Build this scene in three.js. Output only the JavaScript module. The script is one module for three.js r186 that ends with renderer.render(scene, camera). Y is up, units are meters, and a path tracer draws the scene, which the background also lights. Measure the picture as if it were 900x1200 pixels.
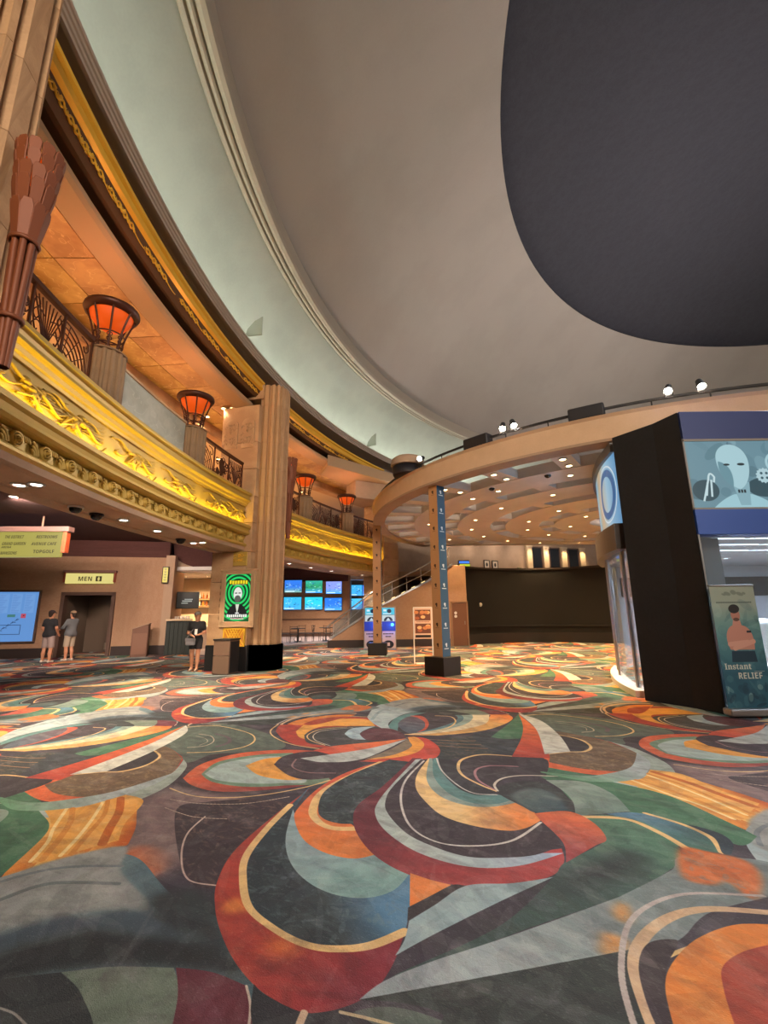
import * as THREE from 'three';
import { RoundedBoxGeometry } from 'three/addons/geometries/RoundedBoxGeometry.js';
import { mergeGeometries } from 'three/addons/utils/BufferGeometryUtils.js';
import { MarchingCubes } from 'three/addons/objects/MarchingCubes.js';
import { RectAreaLightUniformsLib } from 'three/addons/lights/RectAreaLightUniformsLib.js';

// ---------------------------------------------------------------- camera, exposure
RectAreaLightUniformsLib.init();
const scene = new THREE.Scene();
scene.background = new THREE.Color(0x000000);
const camera = new THREE.PerspectiveCamera(2 * Math.atan(600 / 530) * 180 / Math.PI, 0.75, 0.1, 200);
camera.position.set(0, 1.6, 0);
camera.rotation.set(Math.atan(118 / 530), 0, -0.011, 'YXZ');
scene.add(camera);
const renderer = new THREE.WebGLRenderer({ antialias: true });
renderer.toneMapping = THREE.LinearToneMapping;
renderer.toneMappingExposure = 1.0;
renderer.shadowMap.enabled = true;

// x to the right, f metres ahead of the camera, y up; the rotunda's axis stands at (CX, CF)
const CX = 23.3, CF = 8, D = Math.PI / 180;
const V = (x, y, f) => new THREE.Vector3(x, y, -f);
const pol = (t, R, y = 0, cx = CX, cf = CF) => V(cx - R * Math.cos(t * D), y, cf + R * Math.sin(t * D));
let seed = 7;
const rnd = () => { seed = (seed * 16807) % 2147483647; return seed / 2147483647; };
const rr = (a, b) => a + (b - a) * rnd();

// ---------------------------------------------------------------- lights
function spot(p, target, color, intensity, angle, pen = 0.6, radius = 3) {
  const l = new THREE.SpotLight(color, intensity, 0, angle * D, pen, 2);
  l.position.copy(p); l.target.position.copy(target); l.castShadow = true; l.shadow.radius = radius;
  scene.add(l); scene.add(l.target); return l;
}
function point(p, color, intensity, radius = 2) {
  const l = new THREE.PointLight(color, intensity, 0, 2);
  l.position.copy(p); l.castShadow = true; l.shadow.radius = radius; scene.add(l); return l;
}
function area(p, look, w, h, color, intensity) {
  const l = new THREE.RectAreaLight(color, intensity, w, h);
  l.position.copy(p); l.lookAt(look); scene.add(l); return l;
}
// cove lamps hidden behind the cornice lip, washing the cove and the dome above it
for (let t = -70; t <= 100; t += 5) area(pol(t, 28.25, 9.98), pol(t, 27.6, 14), 2.3, 0.16, 0xe8ecdc, 32);
for (let t = 105; t < 290; t += 10) area(pol(t, 28.25, 9.98), pol(t, 27.6, 14), 4.6, 0.16, 0xf2ead8, 40);

// ---------------------------------------------------------------- helpers
const used = {};
const numbered = (n) => { const k = used[n] = (used[n] ?? -1) + 1; return k ? `${n}_${String(k).padStart(3, '0')}` : n; };
function prep(g) {
  let o = g.index ? g.toNonIndexed() : g;
  for (const k of Object.keys(o.attributes)) if (!['position', 'normal', 'uv'].includes(k)) o.deleteAttribute(k);
  if (!o.attributes.normal) o.computeVertexNormals();
  if (!o.attributes.uv) o.setAttribute('uv', new THREE.BufferAttribute(new Float32Array(o.attributes.position.count * 2), 2));
  o.morphAttributes = {};
  return o;
}
const mg = (l) => Array.isArray(l) ? (l.length === 1 ? l[0] : mergeGeometries(l.map(prep))) : l;
function part(parent, name, geo, mat) {
  const m = new THREE.Mesh(mg(geo), mat); m.name = name; m.castShadow = m.receiveShadow = true; parent.add(m); return m;
}
function thing(name, label, category, p = V(0, 0, 0), turn = 0, group) {
  const o = new THREE.Group(); o.name = numbered(name); o.position.copy(p); o.rotation.y = turn;
  o.userData = { label, category }; if (group) o.userData.group = group; scene.add(o); return o;
}
function single(name, label, category, geo, mat, p, turn = 0, group) {
  const m = part(scene, numbered(name), geo, mat); if (p) m.position.copy(p); m.rotation.y = turn;
  m.userData = { label, category }; if (group) m.userData.group = group; return m;
}
function struct(name, label, category, geo, mat, p, turn = 0) {
  const m = geo ? part(scene, name, geo, mat) : new THREE.Group();
  if (!geo) { m.name = name; scene.add(m); }
  if (p) m.position.copy(p); m.rotation.y = turn; m.userData = { label, category, kind: 'structure' }; return m;
}
function dup(o, p, turn, label) {
  const r = o.clone(); r.name = numbered(o.name.replace(/_\d{3}$/, '')); r.userData = { ...o.userData }; if (label) r.userData.label = label;
  r.position.copy(p); r.rotation.y = turn; scene.add(r); return r;
}
// local frame on the rotunda: +z faces the axis, +x runs along the arc
const turnAt = (t) => (90 - t) * D;
const box = (w, h, d, x = 0, y = 0, z = 0, ry = 0, rz = 0) => { const g = new THREE.BoxGeometry(w, h, d); if (rz) g.rotateZ(rz); if (ry) g.rotateY(ry); g.translate(x, y, z); return g; };
const rbox = (w, h, d, x = 0, y = 0, z = 0, r = 0.02, s = 2) => { const g = new RoundedBoxGeometry(w, h, d, s, Math.min(r, w / 2.1, h / 2.1, d / 2.1)); g.translate(x, y, z); return g; };
const cyl = (r0, r1, h, x = 0, y = 0, z = 0, n = 16) => { const g = new THREE.CylinderGeometry(r1, r0, h, n); g.translate(x, y + h / 2, z); return g; };
const sph = (r, x, y, z, sx = 1, sy = 1, sz = 1, n = 10) => { const g = new THREE.SphereGeometry(r, n, Math.max(6, n * 0.7 | 0)); g.scale(sx, sy, sz); g.translate(x, y, z); return g; };
const tube = (pts, r, seg = 0, rad = 6, closed = false) => new THREE.TubeGeometry(new THREE.CatmullRomCurve3(pts.map((q) => q.isVector3 ? q : new THREE.Vector3(...q)), closed), seg || pts.length * 4, r, rad, closed);
const bar = (a, b, r, n = 6) => { const A = a.isVector3 ? a : new THREE.Vector3(...a), B = b.isVector3 ? b : new THREE.Vector3(...b); const d = B.clone().sub(A); const g = new THREE.CylinderGeometry(r, r, d.length(), n); g.translate(0, d.length() / 2, 0); g.applyQuaternion(new THREE.Quaternion().setFromUnitVectors(new THREE.Vector3(0, 1, 0), d.clone().normalize())); g.translate(A.x, A.y, A.z); return g; };
const lathe = (pts, n = 24) => new THREE.LatheGeometry(pts.map(([r, y]) => new THREE.Vector2(r, y)), n);
const ring = (r, t, x, y, z, n = 16, m = 6) => { const g = new THREE.TorusGeometry(r, t, m, n); g.translate(x, y, z); return g; };
const mv = (g, x, y, z) => { g.translate(x, y, z); return g; };
function ext(pts, depth, bevel = 0, curve = false) {   // outline in x, y extruded along z, centred
  const s = new THREE.Shape(); const q = pts.map((p) => new THREE.Vector2(...p));
  if (curve) { s.moveTo(q[0].x, q[0].y); s.splineThru(q.slice(1).concat([q[0]])); } else s.setFromPoints(q);
  const g = new THREE.ExtrudeGeometry(s, { depth: Math.max(0.001, depth - 2 * bevel), bevelEnabled: bevel > 0, bevelSize: bevel, bevelThickness: bevel, bevelSegments: 1, curveSegments: 6 });
  g.translate(0, 0, -depth / 2 + bevel); return g;
}
// a profile of [radius, height] points swept about the rotunda's axis (or another one)
function arc(prof, t0, t1, step = 1, { smooth = false, caps = false, cx = CX, cf = CF } = {}) {
  const n = Math.max(1, Math.ceil((t1 - t0) / step)), pos = [], uv = [], idx = [];
  let len = 0; const lens = [0];
  for (let i = 1; i < prof.length; i++) lens.push(len += Math.hypot(prof[i][0] - prof[i - 1][0], prof[i][1] - prof[i - 1][1]));
  const put = (k, j) => { const t = t0 + (t1 - t0) * j / n, p = pol(t, prof[k][0], prof[k][1], cx, cf); pos.push(p.x, p.y, p.z); uv.push(t * D * prof[0][0], lens[k]); };
  if (smooth) {
    for (let k = 0; k < prof.length; k++) for (let j = 0; j <= n; j++) put(k, j);
    for (let k = 0; k < prof.length - 1; k++) for (let j = 0; j < n; j++) { const a = k * (n + 1) + j, b = a + n + 1; idx.push(a, b, a + 1, b, b + 1, a + 1); }
  } else for (let k = 0; k < prof.length - 1; k++) {
    const s = pos.length / 3;
    for (let j = 0; j <= n; j++) { put(k, j); put(k + 1, j); }
    for (let j = 0; j < n; j++) { const a = s + 2 * j; idx.push(a, a + 1, a + 2, a + 1, a + 3, a + 2); }
  }
  if (caps) {
    const c = prof.slice(0, -1), tri = THREE.ShapeUtils.triangulateShape(c.map(([r, y]) => new THREE.Vector2(r, y)), []);
    for (const j of [0, n]) { const s = pos.length / 3; for (const [r, y] of c) { const p = pol(j ? t1 : t0, r, y, cx, cf); pos.push(p.x, p.y, p.z); uv.push(r, y); } for (const q of tri) idx.push(s + q[0], s + q[1], s + q[2]); }
  }
  const g = new THREE.BufferGeometry();
  g.setAttribute('position', new THREE.Float32BufferAttribute(pos, 3)); g.setAttribute('uv', new THREE.Float32BufferAttribute(uv, 2));
  g.setIndex(idx); g.computeVertexNormals(); return g;
}
const closed = (p) => p.concat([p[0]]);
// a wall's frame: origin at its left end, +x along it, +z towards the room
const frameTurn = (x0, f0, x1, f1) => Math.atan2(f1 - f0, x1 - x0);

// ---------------------------------------------------------------- textures and materials
function canvas(w, h, draw) { const c = document.createElement('canvas'); c.width = w; c.height = h; draw(c.getContext('2d'), w, h); return c; }
function tex(c, srgb = true, rx = 1, ry = 1) {
  const t = new THREE.CanvasTexture(c); if (srgb) t.colorSpace = THREE.SRGBColorSpace;
  t.wrapS = t.wrapT = THREE.RepeatWrapping; t.repeat.set(rx, ry); t.magFilter = THREE.LinearFilter; return t;
}
function noiseField(n, octs, s0) {   // tileable value noise, 0..1
  const out = new Float32Array(n * n); let tot = 0, s1 = s0 * 9973 % 2147483646 + 1; const r = () => (s1 = s1 * 16807 % 2147483647) / 2147483647;
  for (const [cells, amp] of octs) {
    const g = Float32Array.from({ length: cells * cells }, r); tot += amp;
    for (let y = 0; y < n; y++) for (let x = 0; x < n; x++) {
      const fx = x / n * cells, fy = y / n * cells, ix = fx | 0, iy = fy | 0, ax = fx - ix, ay = fy - iy, sx = ax * ax * (3 - 2 * ax), sy = ay * ay * (3 - 2 * ay);
      const q = (i, j) => g[(j % cells) * cells + (i % cells)];
      out[y * n + x] += amp * ((q(ix, iy) * (1 - sx) + q(ix + 1, iy) * sx) * (1 - sy) + (q(ix, iy + 1) * (1 - sx) + q(ix + 1, iy + 1) * sx) * sy);
    }
  }
  return out.map((v) => v / tot);
}
function toneTex(n, octs, s0, c0, c1, rep, pow = 1) {   // two tones mixed by noise
  const f = noiseField(n, octs, s0), a = new THREE.Color(c0), b = new THREE.Color(c1), d = new Uint8Array(n * n * 4), q = [0, 0, 0];
  const A = [a.r, a.g, a.b], B = [b.r, b.g, b.b], sr = (v) => v <= 0.0031308 ? v * 12.92 : 1.055 * v ** (1 / 2.4) - 0.055;
  for (let i = 0; i < n * n; i++) { const t = Math.min(1, Math.max(0, (f[i] - 0.5) * 2.2 + 0.5)) ** pow; for (let k = 0; k < 3; k++) d[i * 4 + k] = 255 * sr(A[k] * (1 - t) + B[k] * t); d[i * 4 + 3] = 255; }
  const t = new THREE.DataTexture(d, n, n); t.colorSpace = THREE.SRGBColorSpace; t.wrapS = t.wrapT = THREE.RepeatWrapping; t.magFilter = THREE.LinearFilter; t.generateMipmaps = true; t.repeat.set(rep, rep); t.needsUpdate = true; return t;
}
function bumpTex(n, octs, s0, rep) {
  const f = noiseField(n, octs, s0), d = new Uint8Array(n * n * 4);
  for (let i = 0; i < n * n; i++) { d[i * 4] = d[i * 4 + 1] = d[i * 4 + 2] = f[i] * 255; d[i * 4 + 3] = 255; }
  const t = new THREE.DataTexture(d, n, n); t.wrapS = t.wrapT = THREE.RepeatWrapping; t.magFilter = THREE.LinearFilter; t.repeat.set(rep, rep); t.needsUpdate = true; return t;
}
const M = (c, r = 0.8, m = 0, o = {}) => new THREE.MeshStandardMaterial({ color: c, roughness: r, metalness: m, side: THREE.DoubleSide, ...o });
const glow = (c, i, o = {}) => new THREE.MeshStandardMaterial({ color: 0x222222, emissive: c, emissiveIntensity: i, roughness: 0.6, ...o });
const fineBump = bumpTex(256, [[64, 1], [128, 1], [256, 1]], 3, 2);
const softBump = bumpTex(256, [[8, 2], [32, 1], [128, 0.6]], 5, 0.5);
const mat = {
  dome: M(0xffffff, 0.95, 0, { map: toneTex(256, [[4, 2], [16, 1], [128, 0.7]], 11, '#9d968e', '#a29b93', 0.15) }),
  cove: M(0xffffff, 0.9, 0, { map: toneTex(256, [[4, 2], [16, 1], [128, 0.7]], 13, '#9a9e95', '#a2a69c', 0.2) }),
  moulding: M('#a39a8c', 0.7),
  lip: M('#a3968a', 0.75),
  black: M('#0d0c0e', 0.8),
  darkDome: M(0xffffff, 0.9, 0, { map: toneTex(256, [[16, 1], [64, 1], [256, 1.5]], 17, '#32333b', '#3a3b43', 0.3) }),
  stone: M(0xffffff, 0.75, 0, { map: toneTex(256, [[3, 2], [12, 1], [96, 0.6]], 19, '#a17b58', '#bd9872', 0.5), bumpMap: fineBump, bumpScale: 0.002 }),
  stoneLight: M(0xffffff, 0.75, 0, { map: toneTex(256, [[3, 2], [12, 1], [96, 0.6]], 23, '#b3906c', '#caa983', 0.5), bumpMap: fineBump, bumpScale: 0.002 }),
  stoneDark: M(0xffffff, 0.75, 0, { map: toneTex(256, [[3, 2], [12, 1], [96, 0.6]], 29, '#7c6249', '#957859', 0.5), bumpMap: fineBump, bumpScale: 0.002 }),
  gold: M('#bf9f4c', 0.5, 0.2, { bumpMap: softBump, bumpScale: 0.004 }),
  goldBright: M('#e6b53a', 0.4, 0.25),
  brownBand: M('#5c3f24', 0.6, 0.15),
  plaster: M(0xffffff, 0.9, 0, { map: toneTex(256, [[4, 2], [16, 1], [128, 0.8]], 31, '#a48a74', '#b0967f', 0.4) }),
  pinkPlaster: M('#ad9070', 0.8),
  tanWall: M(0xffffff, 0.9, 0, { map: toneTex(256, [[4, 1], [32, 1], [256, 1.5]], 37, '#a07d63', '#ac8a70', 0.6) }),
  maroon: M(0xffffff, 0.9, 0, { map: toneTex(256, [[4, 1], [32, 1], [256, 1.5]], 41, '#4a2a26', '#553330', 0.6) }),
  cream: M('#c9b394', 0.9),
  base: M('#2e2220', 0.6),
  iron: M('#54301f', 0.45, 0.5),
  bronze: M('#4a2415', 0.45, 0.35),
  grey: M('#8d8a88', 0.7),
  torch: M('#7c4429', 0.55, 0.15),
  white: M('#d8d4cf', 0.6),
  dark: M('#1d1b1d', 0.55),
  steel: M('#a9a9ab', 0.3, 0.85),
  mulch: M('#5a4238', 0.6),
  skin: M('#b98263', 0.6),
};
const bulb = { warm: glow('#ffdf9e', 14), white: glow('#fff6ea', 16), cool: glow('#f3f6ff', 9) };

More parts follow.
